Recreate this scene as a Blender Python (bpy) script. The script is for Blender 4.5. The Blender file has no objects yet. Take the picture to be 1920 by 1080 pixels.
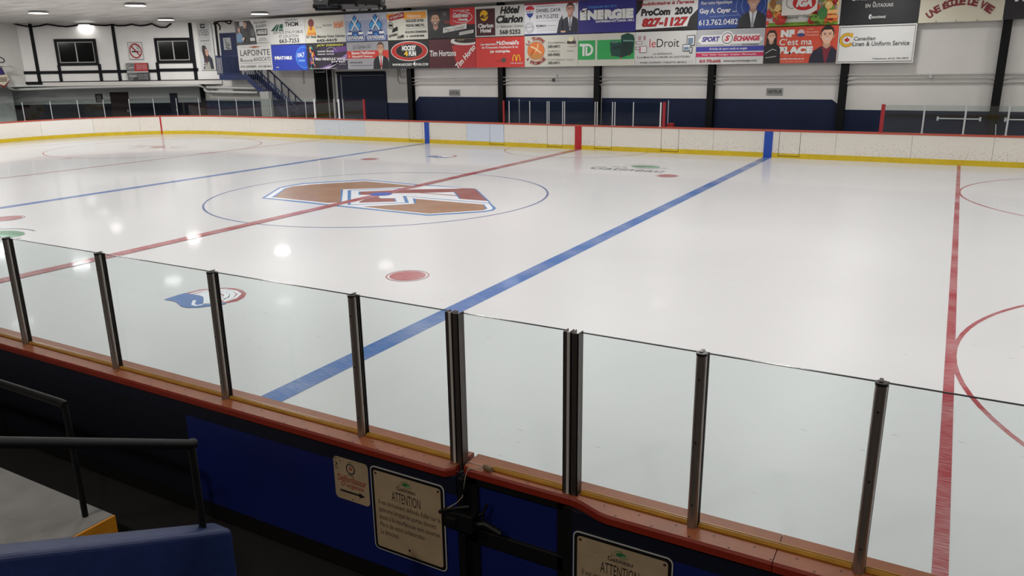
import bpy, bmesh, math, random
from math import sin, cos, tan, pi, radians, sqrt, atan2
from mathutils import Vector, Matrix
random.seed(7)
sc = bpy.context.scene
C = sc.collection

# ---------------------------------------------------------------- camera
CAM = Vector((13.506, -16.619, 3.296))
FPX = 1447.5
def _rot():
    rx, ry, rz = radians(74.0836), radians(-0.77697), radians(29.53112)
    return Matrix.Rotation(rz, 3, 'Z') @ Matrix.Rotation(rx, 3, 'X') @ Matrix.Rotation(ry, 3, 'Z')
ROT = _rot()
cd = bpy.data.cameras.new('camera'); cam = bpy.data.objects.new('camera', cd); C.objects.link(cam)
cd.sensor_width = 36; cd.lens = FPX / 1920 * 36; cd.clip_start = .05; cd.clip_end = 300
cam.matrix_world = Matrix.Translation(CAM) @ ROT.to_4x4()
sc.camera = cam
# ---------------------------------------------------------------- world, exposure
w = bpy.data.worlds.new('world'); sc.world = w; w.use_nodes = True
w.node_tree.nodes['Background'].inputs[0].default_value = (.8, .9, 1, 1)
w.node_tree.nodes['Background'].inputs[1].default_value = .02
sc.view_settings.view_transform = 'Standard'; sc.view_settings.look = 'None'
sc.view_settings.exposure = 0.0; sc.view_settings.gamma = 1; sc.view_settings.use_curve_mapping = False
RINK_W = 150          # watts of each lamp over the ice
STAND_W = 150
LAMP_X = [-31 + 7 * k for k in range(9)]
LAMP_Y = [12.4, 5.6, -1.2, -8.0]
CEIL = 6.1

# ---------------------------------------------------------------- measuring from the photograph
def ray(u, v):
    return ROT @ Vector(((u - 960) / FPX, (540 - v) / FPX, -1))
def at(u, v, x=None, y=None, z=None):
    d = ray(u, v)
    if x is not None: t = (x - CAM.x) / d.x
    elif y is not None: t = (y - CAM.y) / d.y
    else: t = ((z or 0) - CAM.z) / d.z
    return CAM + d * t
def at_pl(u, v, P, N):
    d = ray(u, v); t = (P - CAM).dot(N) / d.dot(N)
    return CAM + d * t

# ---------------------------------------------------------------- materials
def lin(c):
    c = c / 255.
    return c / 12.92 if c <= .04045 else ((c + .055) / 1.055) ** 2.4
def rgb(c): return (lin(c[0]), lin(c[1]), lin(c[2]), 1)
_m = {}
def mat(c, rough=.5, metal=0., spec=.5, name=None, coat=0, noise=None, bump=None):
    """noise = (scale, amount, (sx,sy,sz)) value variation ; bump = (scale, strength)"""
    key = (tuple(c), rough, metal, spec, coat, noise, bump)
    if key in _m: return _m[key]
    m = bpy.data.materials.new(name or 'paint'); m.use_nodes = True
    nt = m.node_tree; b = nt.nodes['Principled BSDF']
    b.inputs['Base Color'].default_value = rgb(c); b.inputs['Roughness'].default_value = rough
    b.inputs['Metallic'].default_value = metal; b.inputs['Specular IOR Level'].default_value = spec
    b.inputs['Coat Weight'].default_value = coat
    if noise or bump:
        tc = nt.nodes.new('ShaderNodeTexCoord'); mp = nt.nodes.new('ShaderNodeMapping')
        nt.links.new(tc.outputs['Object'], mp.inputs[0])
        if noise and len(noise) > 2: mp.inputs['Scale'].default_value = noise[2]
    if noise:
        n = nt.nodes.new('ShaderNodeTexNoise'); n.inputs['Scale'].default_value = noise[0]; n.inputs['Detail'].default_value = 5
        nt.links.new(mp.outputs[0], n.inputs['Vector'])
        mr = nt.nodes.new('ShaderNodeMapRange'); mr.inputs[1].default_value = .3; mr.inputs[2].default_value = .7
        mr.inputs[3].default_value = 1 - noise[1]; mr.inputs[4].default_value = 1 + noise[1] * .6
        nt.links.new(n.outputs[0], mr.inputs[0])
        mx = nt.nodes.new('ShaderNodeMix'); mx.data_type = 'RGBA'; mx.blend_type = 'MULTIPLY'; mx.inputs[0].default_value = 1
        mx.inputs[6].default_value = rgb(c); nt.links.new(mr.outputs[0], mx.inputs[7])
        nt.links.new(mx.outputs[2], b.inputs['Base Color'])
    if bump:
        n2 = nt.nodes.new('ShaderNodeTexNoise'); n2.inputs['Scale'].default_value = bump[0]; n2.inputs['Detail'].default_value = 4
        nt.links.new(mp.outputs[0], n2.inputs['Vector'])
        bp = nt.nodes.new('ShaderNodeBump'); bp.inputs['Strength'].default_value = bump[1]; bp.inputs['Distance'].default_value = .02
        nt.links.new(n2.outputs[0], bp.inputs['Height']); nt.links.new(bp.outputs[0], b.inputs['Normal'])
    _m[key] = m
    return m

def ice_mat(c, name, worn=0.):
    """ice over paint: glossy film, fine skate scratches"""
    m = bpy.data.materials.new(name); m.use_nodes = True; nt = m.node_tree; b = nt.nodes['Principled BSDF']
    L = nt.links.new
    tc = nt.nodes.new('ShaderNodeTexCoord')
    g = nt.nodes.new('ShaderNodeNewGeometry')
    n = nt.nodes.new('ShaderNodeTexNoise'); n.inputs['Scale'].default_value = .35; n.inputs['Detail'].default_value = 4
    L(g.outputs['Position'], n.inputs['Vector'])
    mr = nt.nodes.new('ShaderNodeMapRange'); mr.inputs[1].default_value = .3; mr.inputs[2].default_value = .7
    mr.inputs[3].default_value = .955; mr.inputs[4].default_value = 1.0; L(n.outputs[0], mr.inputs[0])
    mx = nt.nodes.new('ShaderNodeMix'); mx.data_type = 'RGBA'; mx.blend_type = 'MULTIPLY'; mx.inputs[0].default_value = 1
    mx.inputs[6].default_value = rgb(c); L(mr.outputs[0], mx.inputs[7])
    out = mx.outputs[2]
    if worn:
        mp = nt.nodes.new('ShaderNodeMapping'); mp.inputs['Rotation'].default_value = (0, 0, .5); mp.inputs['Scale'].default_value = (6, 60, 1)
        L(g.outputs['Position'], mp.inputs[0])
        n3 = nt.nodes.new('ShaderNodeTexNoise'); n3.inputs['Scale'].default_value = 1; n3.inputs['Detail'].default_value = 3; L(mp.outputs[0], n3.inputs['Vector'])
        n4 = nt.nodes.new('ShaderNodeTexNoise'); n4.inputs['Scale'].default_value = 1.2; L(g.outputs['Position'], n4.inputs['Vector'])
        ad = nt.nodes.new('ShaderNodeMath'); ad.operation = 'ADD'; L(n3.outputs[0], ad.inputs[0]); L(n4.outputs[0], ad.inputs[1])
        r3 = nt.nodes.new('ShaderNodeMapRange'); r3.inputs[1].default_value = .85; r3.inputs[2].default_value = 1.3
        r3.inputs[3].default_value = 0.03; r3.inputs[4].default_value = worn; L(ad.outputs[0], r3.inputs[0])
        m2 = nt.nodes.new('ShaderNodeMix'); m2.data_type = 'RGBA'; L(r3.outputs[0], m2.inputs[0]); L(out, m2.inputs[6])
        m2.inputs[7].default_value = rgb((225, 215, 215)); out = m2.outputs[2]
    else:
        # sparse dark scuffs and pale scratches
        mp = nt.nodes.new('ShaderNodeMapping'); mp.inputs['Rotation'].default_value = (0, 0, -.6); mp.inputs['Scale'].default_value = (1.5, 7, 1)
        L(g.outputs['Position'], mp.inputs[0])
        v = nt.nodes.new('ShaderNodeTexVoronoi'); v.inputs['Scale'].default_value = 1.1; L(mp.outputs[0], v.inputs['Vector'])
        r3 = nt.nodes.new('ShaderNodeMapRange'); r3.inputs[1].default_value = .03; r3.inputs[2].default_value = .075
        r3.inputs[3].default_value = .55; r3.inputs[4].default_value = 0; L(v.outputs['Distance'], r3.inputs[0])
        nn = nt.nodes.new('ShaderNodeTexNoise'); nn.inputs['Scale'].default_value = .9; L(g.outputs['Position'], nn.inputs['Vector'])
        gt = nt.nodes.new('ShaderNodeMapRange'); gt.inputs[1].default_value = .44; gt.inputs[2].default_value = .56; L(nn.outputs[0], gt.inputs[0])
        mu = nt.nodes.new('ShaderNodeMath'); mu.operation = 'MULTIPLY'; L(r3.outputs[0], mu.inputs[0]); L(gt.outputs[0], mu.inputs[1])
        m2 = nt.nodes.new('ShaderNodeMix'); m2.data_type = 'RGBA'; L(mu.outputs[0], m2.inputs[0]); L(out, m2.inputs[6])
        m2.inputs[7].default_value = rgb((120, 120, 125)); out = m2.outputs[2]
    L(out, b.inputs['Base Color']); b.inputs['Roughness'].default_value = .38; b.inputs['Specular IOR Level'].default_value = .18
    nb = nt.nodes.new('ShaderNodeTexNoise'); nb.inputs['Scale'].default_value = 1.3; nb.inputs['Detail'].default_value = 2
    L(g.outputs['Position'], nb.inputs['Vector'])
    bp = nt.nodes.new('ShaderNodeBump'); bp.inputs['Strength'].default_value = .05; bp.inputs['Distance'].default_value = .02
    L(nb.outputs[0], bp.inputs['Height'])
    # skate-roughened ice turns mirror-like only at grazing angles: R = Fresnel * exp(-k cos^2)
    gl = nt.nodes.new('ShaderNodeBsdfGlossy'); gl.inputs['Roughness'].default_value = .06; L(bp.outputs[0], gl.inputs['Normal'])
    fr = nt.nodes.new('ShaderNodeFresnel'); fr.inputs[0].default_value = 1.31
    lw = nt.nodes.new('ShaderNodeLayerWeight'); lw.inputs[0].default_value = .5
    def mth(op, a, b_=None):
        k = nt.nodes.new('ShaderNodeMath'); k.operation = op
        for i_, q in enumerate((a, b_)):
            if q is None: continue
            if isinstance(q, (int, float)): k.inputs[i_].default_value = q
            else: L(q, k.inputs[i_])
        return k.outputs[0]
    cs = mth('SUBTRACT', 1.0, lw.outputs['Facing']); e = mth('EXPONENT', mth('MULTIPLY', mth('MULTIPLY', cs, cs), -52.0))
    fac = mth('MULTIPLY', mth('MULTIPLY', e, fr.outputs[0]), 1.0)
    ms = nt.nodes.new('ShaderNodeMixShader'); L(fac, ms.inputs[0]); L(b.outputs[0], ms.inputs[1]); L(gl.outputs[0], ms.inputs[2]); L(ms.outputs[0], nt.nodes['Material Output'].inputs[0])
    return m

def glass_mat(tint, name, refl=1.0):
    m = bpy.data.materials.new(name); m.use_nodes = True; nt = m.node_tree; nt.nodes.remove(nt.nodes['Principled BSDF'])
    t = nt.nodes.new('ShaderNodeBsdfTransparent'); t.inputs[0].default_value = (*tint, 1)
    g = nt.nodes.new('ShaderNodeBsdfGlossy'); g.inputs['Roughness'].default_value = .01; g.inputs[0].default_value = (refl, refl, refl, 1)
    f = nt.nodes.new('ShaderNodeFresnel'); f.inputs[0].default_value = 1.5
    mx = nt.nodes.new('ShaderNodeMixShader'); o = nt.nodes['Material Output']
    ge = nt.nodes.new('ShaderNodeNewGeometry'); iv = nt.nodes.new('ShaderNodeMath'); iv.operation = 'SUBTRACT'; iv.inputs[0].default_value = 1; nt.links.new(ge.outputs['Backfacing'], iv.inputs[1])
    mu = nt.nodes.new('ShaderNodeMath'); mu.operation = 'MULTIPLY'; nt.links.new(f.outputs[0], mu.inputs[0]); nt.links.new(iv.outputs[0], mu.inputs[1])
    nt.links.new(mu.outputs[0], mx.inputs[0]); nt.links.new(t.outputs[0], mx.inputs[1]); nt.links.new(g.outputs[0], mx.inputs[2]); nt.links.new(mx.outputs[0], o.inputs[0])
    return m
def emit_mat(c, s, name='lamp_glow'):
    m = bpy.data.materials.new(name); m.use_nodes = True; nt = m.node_tree; b = nt.nodes['Principled BSDF']
    b.inputs['Emission Color'].default_value = rgb(c); b.inputs['Emission Strength'].default_value = s
    return m

# ---------------------------------------------------------------- mesh building
class MB:
    def __init__(s): s.v = []; s.f = []; s.mi = []; s.ms = []; s.sm = []
    def m(s, mt):
        if mt not in s.ms: s.ms.append(mt)
        return s.ms.index(mt)
    def add(s, vs, fs, mt, smooth=False):
        k = len(s.v); s.v += [tuple(v) for v in vs]; i = s.m(mt)
        for f in fs: s.f.append([k + a for a in f]); s.mi.append(i); s.sm.append(smooth)
    def box(s, a, b, mt, M=None):
        (x0, y0, z0), (x1, y1, z1) = a, b
        vs = [Vector((x, y, z)) for z in (z0, z1) for x, y in ((x0, y0), (x1, y0), (x1, y1), (x0, y1))]
        if M: vs = [M @ v for v in vs]
        s.add(vs, [(0, 3, 2, 1), (4, 5, 6, 7), (0, 1, 5, 4), (1, 2, 6, 5), (2, 3, 7, 6), (3, 0, 4, 7)], mt)
    def hexa(s, q, off, mt):
        """quad q (4 pts) extruded by vector off"""
        q = [Vector(p) for p in q]; n = len(q); off = Vector(off)
        vs = q + [p + off for p in q]
        fs = [tuple(range(n))[::-1], tuple(range(n, 2 * n))] + [(i, (i + 1) % n, n + (i + 1) % n, n + i) for i in range(n)]
        s.add(vs, fs, mt)
    def tube(s, pts, r, mt, n=10, caps=True):
        pts = [Vector(p) for p in pts]; vs = []; fs = []
        rs = r if isinstance(r, (list, tuple)) else [r] * len(pts)
        up = None
        for i, p in enumerate(pts):
            d = (pts[min(i + 1, len(pts) - 1)] - pts[max(i - 1, 0)]).normalized()
            if up is None:
                up = Vector((0, 0, 1)) if abs(d.z) < .9 else Vector((1, 0, 0))
            a = d.cross(up).normalized(); up = a.cross(d).normalized(); 
            for j in range(n):
                t = 2 * pi * j / n; vs.append(p + (a * cos(t) + up * sin(t)) * rs[i])
        for i in range(len(pts) - 1):
            for j in range(n):
                k = (j + 1) % n; fs.append((i * n + j, i * n + k, (i + 1) * n + k, (i + 1) * n + j))
        s.add(vs, fs, mt, True)
        if caps:
            s.add(vs[:n], [tuple(range(n))], mt); s.add(vs[-n:], [tuple(range(n))[::-1]], mt)
    def poly(s, pts, mt): s.add(pts, [tuple(range(len(pts)))], mt)
    def build(s, name, parent=None, loc=None):
        me = bpy.data.meshes.new(name)
        vs = s.v
        if loc is not None: vs = [(v[0] - loc[0], v[1] - loc[1], v[2] - loc[2]) for v in vs]
        me.from_pydata(vs, [], s.f)
        for mt in s.ms: me.materials.append(mt)
        me.polygons.foreach_set('material_index', s.mi); me.polygons.foreach_set('use_smooth', s.sm); me.update()
        o = bpy.data.objects.new(name, me); C.objects.link(o)
        if loc is not None and parent is None: o.location = loc
        if parent: o.parent = parent
        return o
def fixn(o):
    bm = bmesh.new(); bm.from_mesh(o.data); bmesh.ops.recalc_face_normals(bm, faces=bm.faces); bm.to_mesh(o.data); bm.free(); return o
def bevel(o, wd=.005, seg=2):
    m = o.modifiers.new('bevel', 'BEVEL'); m.width = wd; m.segments = seg; m.limit_method = 'ANGLE'; return o
def tag(o, label, cat, group=None, kind=None):
    o['label'] = label; o['category'] = cat
    if group: o['group'] = group
    if kind: o['kind'] = kind
    return o
def struct(o, label=None):
    o['kind'] = 'structure'
    if label: o['label'] = label
    o['category'] = o.name.split('_')[0].split('.')[0]
    return o
def lab(o, t): o['label'] = t; return o
def empty(name, loc=(0, 0, 0), rz=0):
    o = bpy.data.objects.new(name, None); o.empty_display_size = .1; C.objects.link(o); o.location = loc; o.rotation_euler = (0, 0, rz); return o
def sub(mb, name, root, **k):
    """mesh in world coords, made a child of root keeping its place (root only translated / z-rotated)"""
    inv = root.matrix_basis.inverted()
    mb.v = [tuple(inv @ Vector(v)) for v in mb.v]
    return mb.build(name, root)

ORD = ['first', 'second', 'third', 'fourth', 'fifth', 'sixth', 'seventh', 'eighth', 'ninth', 'tenth', 'eleventh', 'twelfth', 'thirteenth', 'fourteenth', 'fifteenth', 'sixteenth', 'seventeenth', 'eighteenth']

# text -> flat faces, cached
_t = {}
def glyphs(s, bold=0., shear=0.):
    k = (s, bold, shear)
    if k in _t: return _t[k]
    cu = bpy.data.curves.new('t', 'FONT'); cu.body = s; cu.offset = bold; cu.shear = shear; cu.resolution_u = 3
    ob = bpy.data.objects.new('t', cu); C.objects.link(ob)
    bpy.context.view_layer.update()
    me = bpy.data.meshes.new_from_object(ob.evaluated_get(bpy.context.evaluated_depsgraph_get()))
    vs = [(v.co.x, v.co.y) for v in me.vertices]; fs = [tuple(p.vertices) for p in me.polygons]
    bpy.data.objects.remove(ob); bpy.data.curves.remove(cu); bpy.data.meshes.remove(me)
    x0 = min(v[0] for v in vs); x1 = max(v[0] for v in vs); y0 = min(v[1] for v in vs); y1 = max(v[1] for v in vs)
    vs = [((v[0] - x0) / (x1 - x0), (v[1] - y0) / (y1 - y0)) for v in vs]
    _t[k] = (vs, fs, (x1 - x0) / (y1 - y0)); return _t[k]
# ================================================================ the ice
L_, W_, R_ = 28.2, 12.95, 7.0
def rink_path(off=0., n=16, x0=None):
    """whole loop, counter-clockwise from (+L, 0)"""
    L, W, R = L_ + off, W_ + off, R_ + off; pts = []
    for cx, cy, a0 in ((L - R, W - R, 0), (-(L - R), W - R, 90), (-(L - R), -(W - R), 180), (L - R, -(W - R), 270)):
        for i in range(n + 1):
            a = radians(a0 + 90 * i / n); pts.append((cx + R * cos(a), cy + R * sin(a)))
    return pts
ICE = ice_mat((216, 216, 217), 'white ice')
RED = ice_mat((158, 40, 50), 'red line under ice', .45)
BLUE = ice_mat((28, 98, 172), 'blue line under ice', .3)
THINB = ice_mat((52, 84, 142), 'blue circle line under ice', .2)
BROWN = ice_mat((158, 116, 84), 'bronze paint under ice', .15)
MAROON = ice_mat((146, 66, 60), 'maroon paint under ice', .15)
WHITEP = ice_mat((236, 238, 243), 'white paint under ice')
LOGOB = ice_mat((70, 130, 190), 'blue outline paint under ice', .1)
GREEN = ice_mat((60, 130, 90), 'green paint under ice', .1)
GREYL = ice_mat((110, 120, 130), 'grey paint under ice', .1)
mb = MB(); P = rink_path(); mb.poly([(x, y, 0) for x, y in P], ICE)
floor = struct(mb.build('floor'), 'white ice sheet of the rink'); 
LV = .0012
def ice_part(name, polys, mt, lv=1, label=None):
    m = MB()
    for pts in (polys if isinstance(polys[0][0], (tuple, list)) else [polys]):
        m.poly([(p[0], p[1], LV * lv) for p in pts], mt)
    o = fixup(m.build(name, floor))
    if label: o['label'] = label
    return o
def fixup(o):
    me = o.data; bm = bmesh.new(); bm.from_mesh(me)
    for f in bm.faces:
        f.normal_update()
        if f.normal.z < 0: f.normal_flip()
    bmesh.ops.triangulate(bm, faces=bm.faces, ngon_method='EAR_CLIP'); bm.to_mesh(me); bm.free(); return o
def strip(x0, y0, x1, y1): return [(x0, y0), (x1, y0), (x1, y1), (x0, y1)]
def ring(cx, cy, r, wd, mt, name, a0=0, a1=360, label=None, lv=1, n=96):
    m = MB(); vs = []; fs = []; full = a1 - a0 >= 360
    for i in range(n + 1):
        a = radians(a0 + (a1 - a0) * i / n)
        vs += [(cx + (r - wd / 2) * cos(a), cy + (r - wd / 2) * sin(a), LV * lv), (cx + (r + wd / 2) * cos(a), cy + (r + wd / 2) * sin(a), LV * lv)]
    for i in range(n): fs.append((2 * i, 2 * i + 1, 2 * i + 3, 2 * i + 2))
    m.add(vs, fs, mt); o = m.build(name, floor)
    if label: o['label'] = label
    return o
def disc(cx, cy, r, n=40, ry=None):
    return [(cx + r * cos(2 * pi * i / n), cy + (ry or r) * sin(2 * pi * i / n)) for i in range(n)]
ice_part('centre_line', strip(-.15, -W_, .15, W_), RED, 6, 'wide worn red centre line')
for s, t in ((1, 'wide blue line on the near right of centre ice'), (-1, 'blue line on the far left of centre ice')):
    ice_part('blue_line', strip(s * 7.63 - .15, -W_, s * 7.63 + .15, W_), BLUE, 2, t)
for s, t in ((1, 'thin worn red line touching the two circles at the right'), (-1, 'thin red line touching the far left circle')):
    ice_part('free_play_line', strip(s * 13.79 - .05, -W_, s * 13.79 + .05, W_), RED, 2, t)
    ice_part('goal_line', strip(s * 24.5 - .025, -11.8, s * 24.5 + .025, 11.8), RED, 2)
ring(0, 0, 4.572, .055, THINB, 'centre_circle', label='thin blue circle round the crest at centre ice')
ring(0, W_, 3.05, .05, RED, 'referee_crease', 180, 360, label='thin red half circle against the far boards')
for sx in (1, -1):
    for sy in (1, -1):
        ring(sx * 18.40, sy * 6.75, 4.572, .055, RED, 'faceoff_circle', label='thin red end-zone circle')
        ice_part('faceoff_spot', disc(sx * 18.4, sy * 6.75, .3), RED, 3)
        ring(sx * 18.4, sy * 6.75, .36, .03, RED, 'spot_ring', lv=3)
        m = MB()
        for ax in (1, -1):
            for ay in (1, -1):
                X, Y = sx * 18.4, sy * 6.75
                for q in (strip(X + ax * .6, Y + ay * .23 - .03, X + ax * 1.8, Y + ay * .23 + .03), strip(X + ax * .6 - .03, Y + ay * .23, X + ax * .6 + .03, Y + ay * 1.1),
                          strip(X + ax * .85 - .03, Y + ay * 4.6, X + ax * .85 + .03, Y + ay * 5.2)):
                    m.poly([(a, b, LV * 3) for a, b in q], RED)
        fixup(m.build('hash_marks', floor))
for (u, v), t in (((766, 518.5), 'red faceoff spot in front of the near blue line'), ((1250.8, 330.6), 'red faceoff spot on the far right'), ((695.5, 298.8), 'red faceoff spot on the far left'), ((6, 411), 'red faceoff spot cut by the left edge of the photo')):
    p = at(u, v, z=0)
    sx = 1 if p.x > 0 else -1; sy = 1 if p.y > 0 else -1
    X, Y = sx * 5.9, sy * 6.7
    o = ice_part('neutral_spot', disc(X, Y, .3), RED, 3, t); ring(X, Y, .35, .02, RED, 'spot_ring', lv=3)

# --- crest at centre ice, traced on the ice plane
def A(*p): return [tuple(at(480 + u / 8, 320 + v / 8, z=0)[:2]) for u, v in p]
def B(*p): return [tuple(at(700 + u / 8, 320 + v / 8, z=0)[:2]) for u, v in p]
def K(*p): return [tuple(at(600 + u / 8, 330 + v / 8, z=0)[:2]) for u, v in p]
crest_lb = 'angular bronze, maroon and white letter crest with blue outline at centre ice'
ice_part('crest_outline', A((80, 415), (340, 255), (440, 230), (700, 187), (1640, 136)) + B((0, 146), (720, 211), (1200, 243), (1350, 259), (1520, 268), (1740, 460), (1760, 490), (1845, 565), (1800, 600), (1640, 624), (820, 677)) + A((1240, 538), (600, 470)), LOGOB, 2, crest_lb)
ice_part('crest_white', A((135, 408), (360, 266), (460, 242), (720, 200), (1640, 147)) + B((0, 158), (700, 222), (1180, 250), (1350, 261), (1515, 272), (1725, 460), (1728, 487), (1795, 565), (1765, 588), (1630, 610), (830, 660)) + A((1240, 522), (600, 452)), WHITEP, 3)
ice_part('crest_bronze', A((270, 402), (450, 272), (540, 240), (860, 206), (1640, 160)) + B((0, 172), (300, 198), (620, 230), (560, 244), (0, 268)) + A((1300, 282), (1270, 478), (1080, 486)), BROWN, 4)
ice_part('crest_trim', A((230, 405), (430, 268), (520, 240), (450, 272), (270, 405)), LOGOB, 5)
ice_part('crest_trim', A((1272, 290), (1308, 290), (1284, 466), (1264, 470)), LOGOB, 5)
ice_part('crest_bronze', K((640, 460), (1430, 418)) + B((640, 425), (1640, 508), (1706, 573), (1640, 597), (840, 648)) + K((1000, 505)), BROWN, 4)
ice_part('crest_trim', B((590, 418), (640, 425), (634, 493), (612, 497)), LOGOB, 5)
ice_part('crest_trim', B((1640, 508), (1665, 510), (1712, 573), (1650, 597), (1690, 572)), LOGOB, 5)
ice_part('crest_trim', K((415, 215), (468, 215), (460, 432), (412, 432)), LOGOB, 4)
ice_part('crest_trim', K((460, 213), (1330, 181), (1330, 187), (460, 220)), LOGOB, 4)
ice_part('crest_trim', K((420, 432), (1280, 402), (1280, 409), (420, 438)), LOGOB, 4)
ice_part('crest_trim', K((1240, 300), (1295, 305), (1335, 405), (1280, 407)), LOGOB, 4)
ice_part('crest_trim', K((1240, 300), (1300, 303)) + B((1740, 487), (1740, 495), (900, 424)) , LOGOB, 4)
ice_part('crest_maroon', K((590, 237), (1420, 203)) + B((1230, 273), (1340, 265), (1520, 272), (1725, 458), (1300, 425), (1215, 322), (700, 337), (300, 340)) + K((900, 300), (870, 285), (590, 284)), MAROON, 4)
ice_part('crest_maroon', K((790, 300), (860, 290), (905, 335), (1115, 335), (1145, 387), (590, 402), (590, 388)), MAROON, 4)
ice_part('crest_maroon', B((700, 333), (1262, 372), (1275, 383), (700, 340)), MAROON, 4)
ice_part('crest_trim', B((1205, 322), (1222, 322), (1312, 426), (1285, 424)), LOGOB, 5)
ice_part('crest_trim', B((1520, 270), (1552, 282), (1748, 465), (1712, 462)), LOGOB, 5)
ice_part('crest_trim', K((578, 237), (608, 237), (605, 285), (578, 284)), LOGOB, 5)
ice_part('crest_trim', K((1108, 335), (1130, 338), (1150, 386), (1126, 388)), LOGOB, 5)
p = at(717, 365.5, z=0); ice_part('centre_spot', disc(0, 0, .3), ice_mat((55, 90, 185), 'blue centre spot'), 7, 'small blue centre spot')

# --- helmet emblem with red rings, twice
def Hm(*p): return [at(300 + u / 10.667, 520 + v / 10.667, z=0) for u, v in p]
def thick(pts, wd):
    l = []; r = []
    for i, p in enumerate(pts):
        d = (pts[min(i + 1, len(pts) - 1)] - pts[max(i - 1, 0)]).normalized(); nn = Vector((-d.y, d.x, 0)) * wd / 2; l.append(p + nn); r.append(p - nn)
    return l + r[::-1]
near_h = at(385, 560, z=0); far_h = at(829, 293.5, z=0)
for off, lb in ((Vector((0, 0, 0)), 'blue helmet emblem with red rings seen through the near glass'), (far_h - near_h, 'small blue and red helmet emblem by the far blue line')):
    def E_(name, pts, mt, lv, l=None): ice_part(name, [(p.x + off.x, p.y + off.y) for p in pts], mt, lv, l)
    E_('emblem_rings', Hm((500, 320), (800, 245), (1020, 225), (1300, 208), (1500, 222), (1650, 258), (1728, 320), (1690, 400), (1550, 480), (1330, 522), (1240, 500), (860, 520), (700, 400)), RED, 2)
    for pts, wd in ((((560, 347), (800, 287), (1040, 256), (1300, 243), (1500, 275), (1595, 335), (1500, 420), (1270, 490)), .06), (((680, 358), (900, 305), (1060, 283), (1280, 268), (1400, 292), (1460, 345), (1400, 415), (1250, 462)), .09), (((780, 366), (1050, 308), (1250, 305), (1345, 350), (1320, 405), (1240, 440)), .09)):
        E_('emblem_gap', thick(Hm(*pts), wd), WHITEP, 3)
    E_('emblem_gap', Hm((790, 372), (1000, 332), (1150, 328), (1225, 350), (1270, 385), (1225, 425), (1240, 500), (1230, 520), (860, 530)), WHITEP, 4)
    E_('emblem_helmet', Hm((80, 450), (370, 355), (500, 320), (800, 370), (870, 400), (872, 500), (840, 545), (1050, 543), (1310, 520), (1325, 540), (1070, 570), (800, 608), (550, 615), (430, 590), (370, 540), (310, 490)), ice_mat((66, 112, 176), 'blue helmet paint under ice', .1), 5, lb)
    E_('emblem_line', thick(Hm((692, 465), (660, 550), (720, 572), (800, 562), (850, 548)), .05), WHITEP, 6)

def ice_text(s, x0, y0, x1, y1, mt, bold=0, lv=3, shear=0, name='ice_lettering', label=None):
    vs, fs, _ = glyphs(s, bold, shear); m = MB()
    m.add([(x0 + v[0] * (x1 - x0), y0 + v[1] * (y1 - y0), LV * lv) for v in vs], fs, mt); o = m.build(name, floor)
    if label: o['label'] = label
    return o
t0 = at(1101, 316.5, z=0); t1 = at(1243, 322.5, z=0)
def city_mark(ox, oy, lb):
    x0, x1 = t0.x + ox, t1.x + ox; y0 = (t0.y + t1.y) / 2 + oy - .1; Wd = x1 - x0
    ice_text('Gatineau', x0, y0, x1, y0 + Wd * .27, GREYL, .01, label='grey lettering of ' + lb)
    ice_text('Ville de', x0 + Wd * .2, y0 + Wd * .3, x0 + Wd * .42, y0 + Wd * .38, GREYL, .0)
    cx, cy = x0 + Wd * .62, y0 + Wd * .5
    o = ice_part('emblem_leaf', disc(cx, cy, Wd * .2, 40, Wd * .12), GREEN, 3, 'green oval of ' + lb)
    ice_part('emblem_leaf', [(cx - Wd * .02, cy - Wd * .04), (cx + Wd * .2, cy + Wd * .01), (cx + Wd * .19, cy - Wd * .07), (cx + Wd * .03, cy - Wd * .09)], ice_mat((120, 185, 150), 'pale green paint under ice'), 4)
    def arc(a0, a1, rx, ry): return [Vector((cx + rx * cos(radians(a)), cy + ry * sin(radians(a)), 0)) for a in range(a0, a1, 8)]
    ice_part('emblem_swoosh', [(q.x, q.y) for q in thick(arc(70, 175, Wd * .3, Wd * .2), .05)], GREYL, 3)
    ice_part('emblem_swoosh', [(q.x, q.y) for q in thick(arc(255, 352, Wd * .3, Wd * .2), .05)], GREYL, 3)
city_mark(0, 0, 'the town emblem by the far boards')
lo = at(35, 443, z=0); Wd = t1.x - t0.x
city_mark(lo.x - (t0.x + Wd * .82), lo.y - ((t0.y + t1.y) / 2 - .1 + Wd * .5), 'the town emblem at the left edge')

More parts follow.
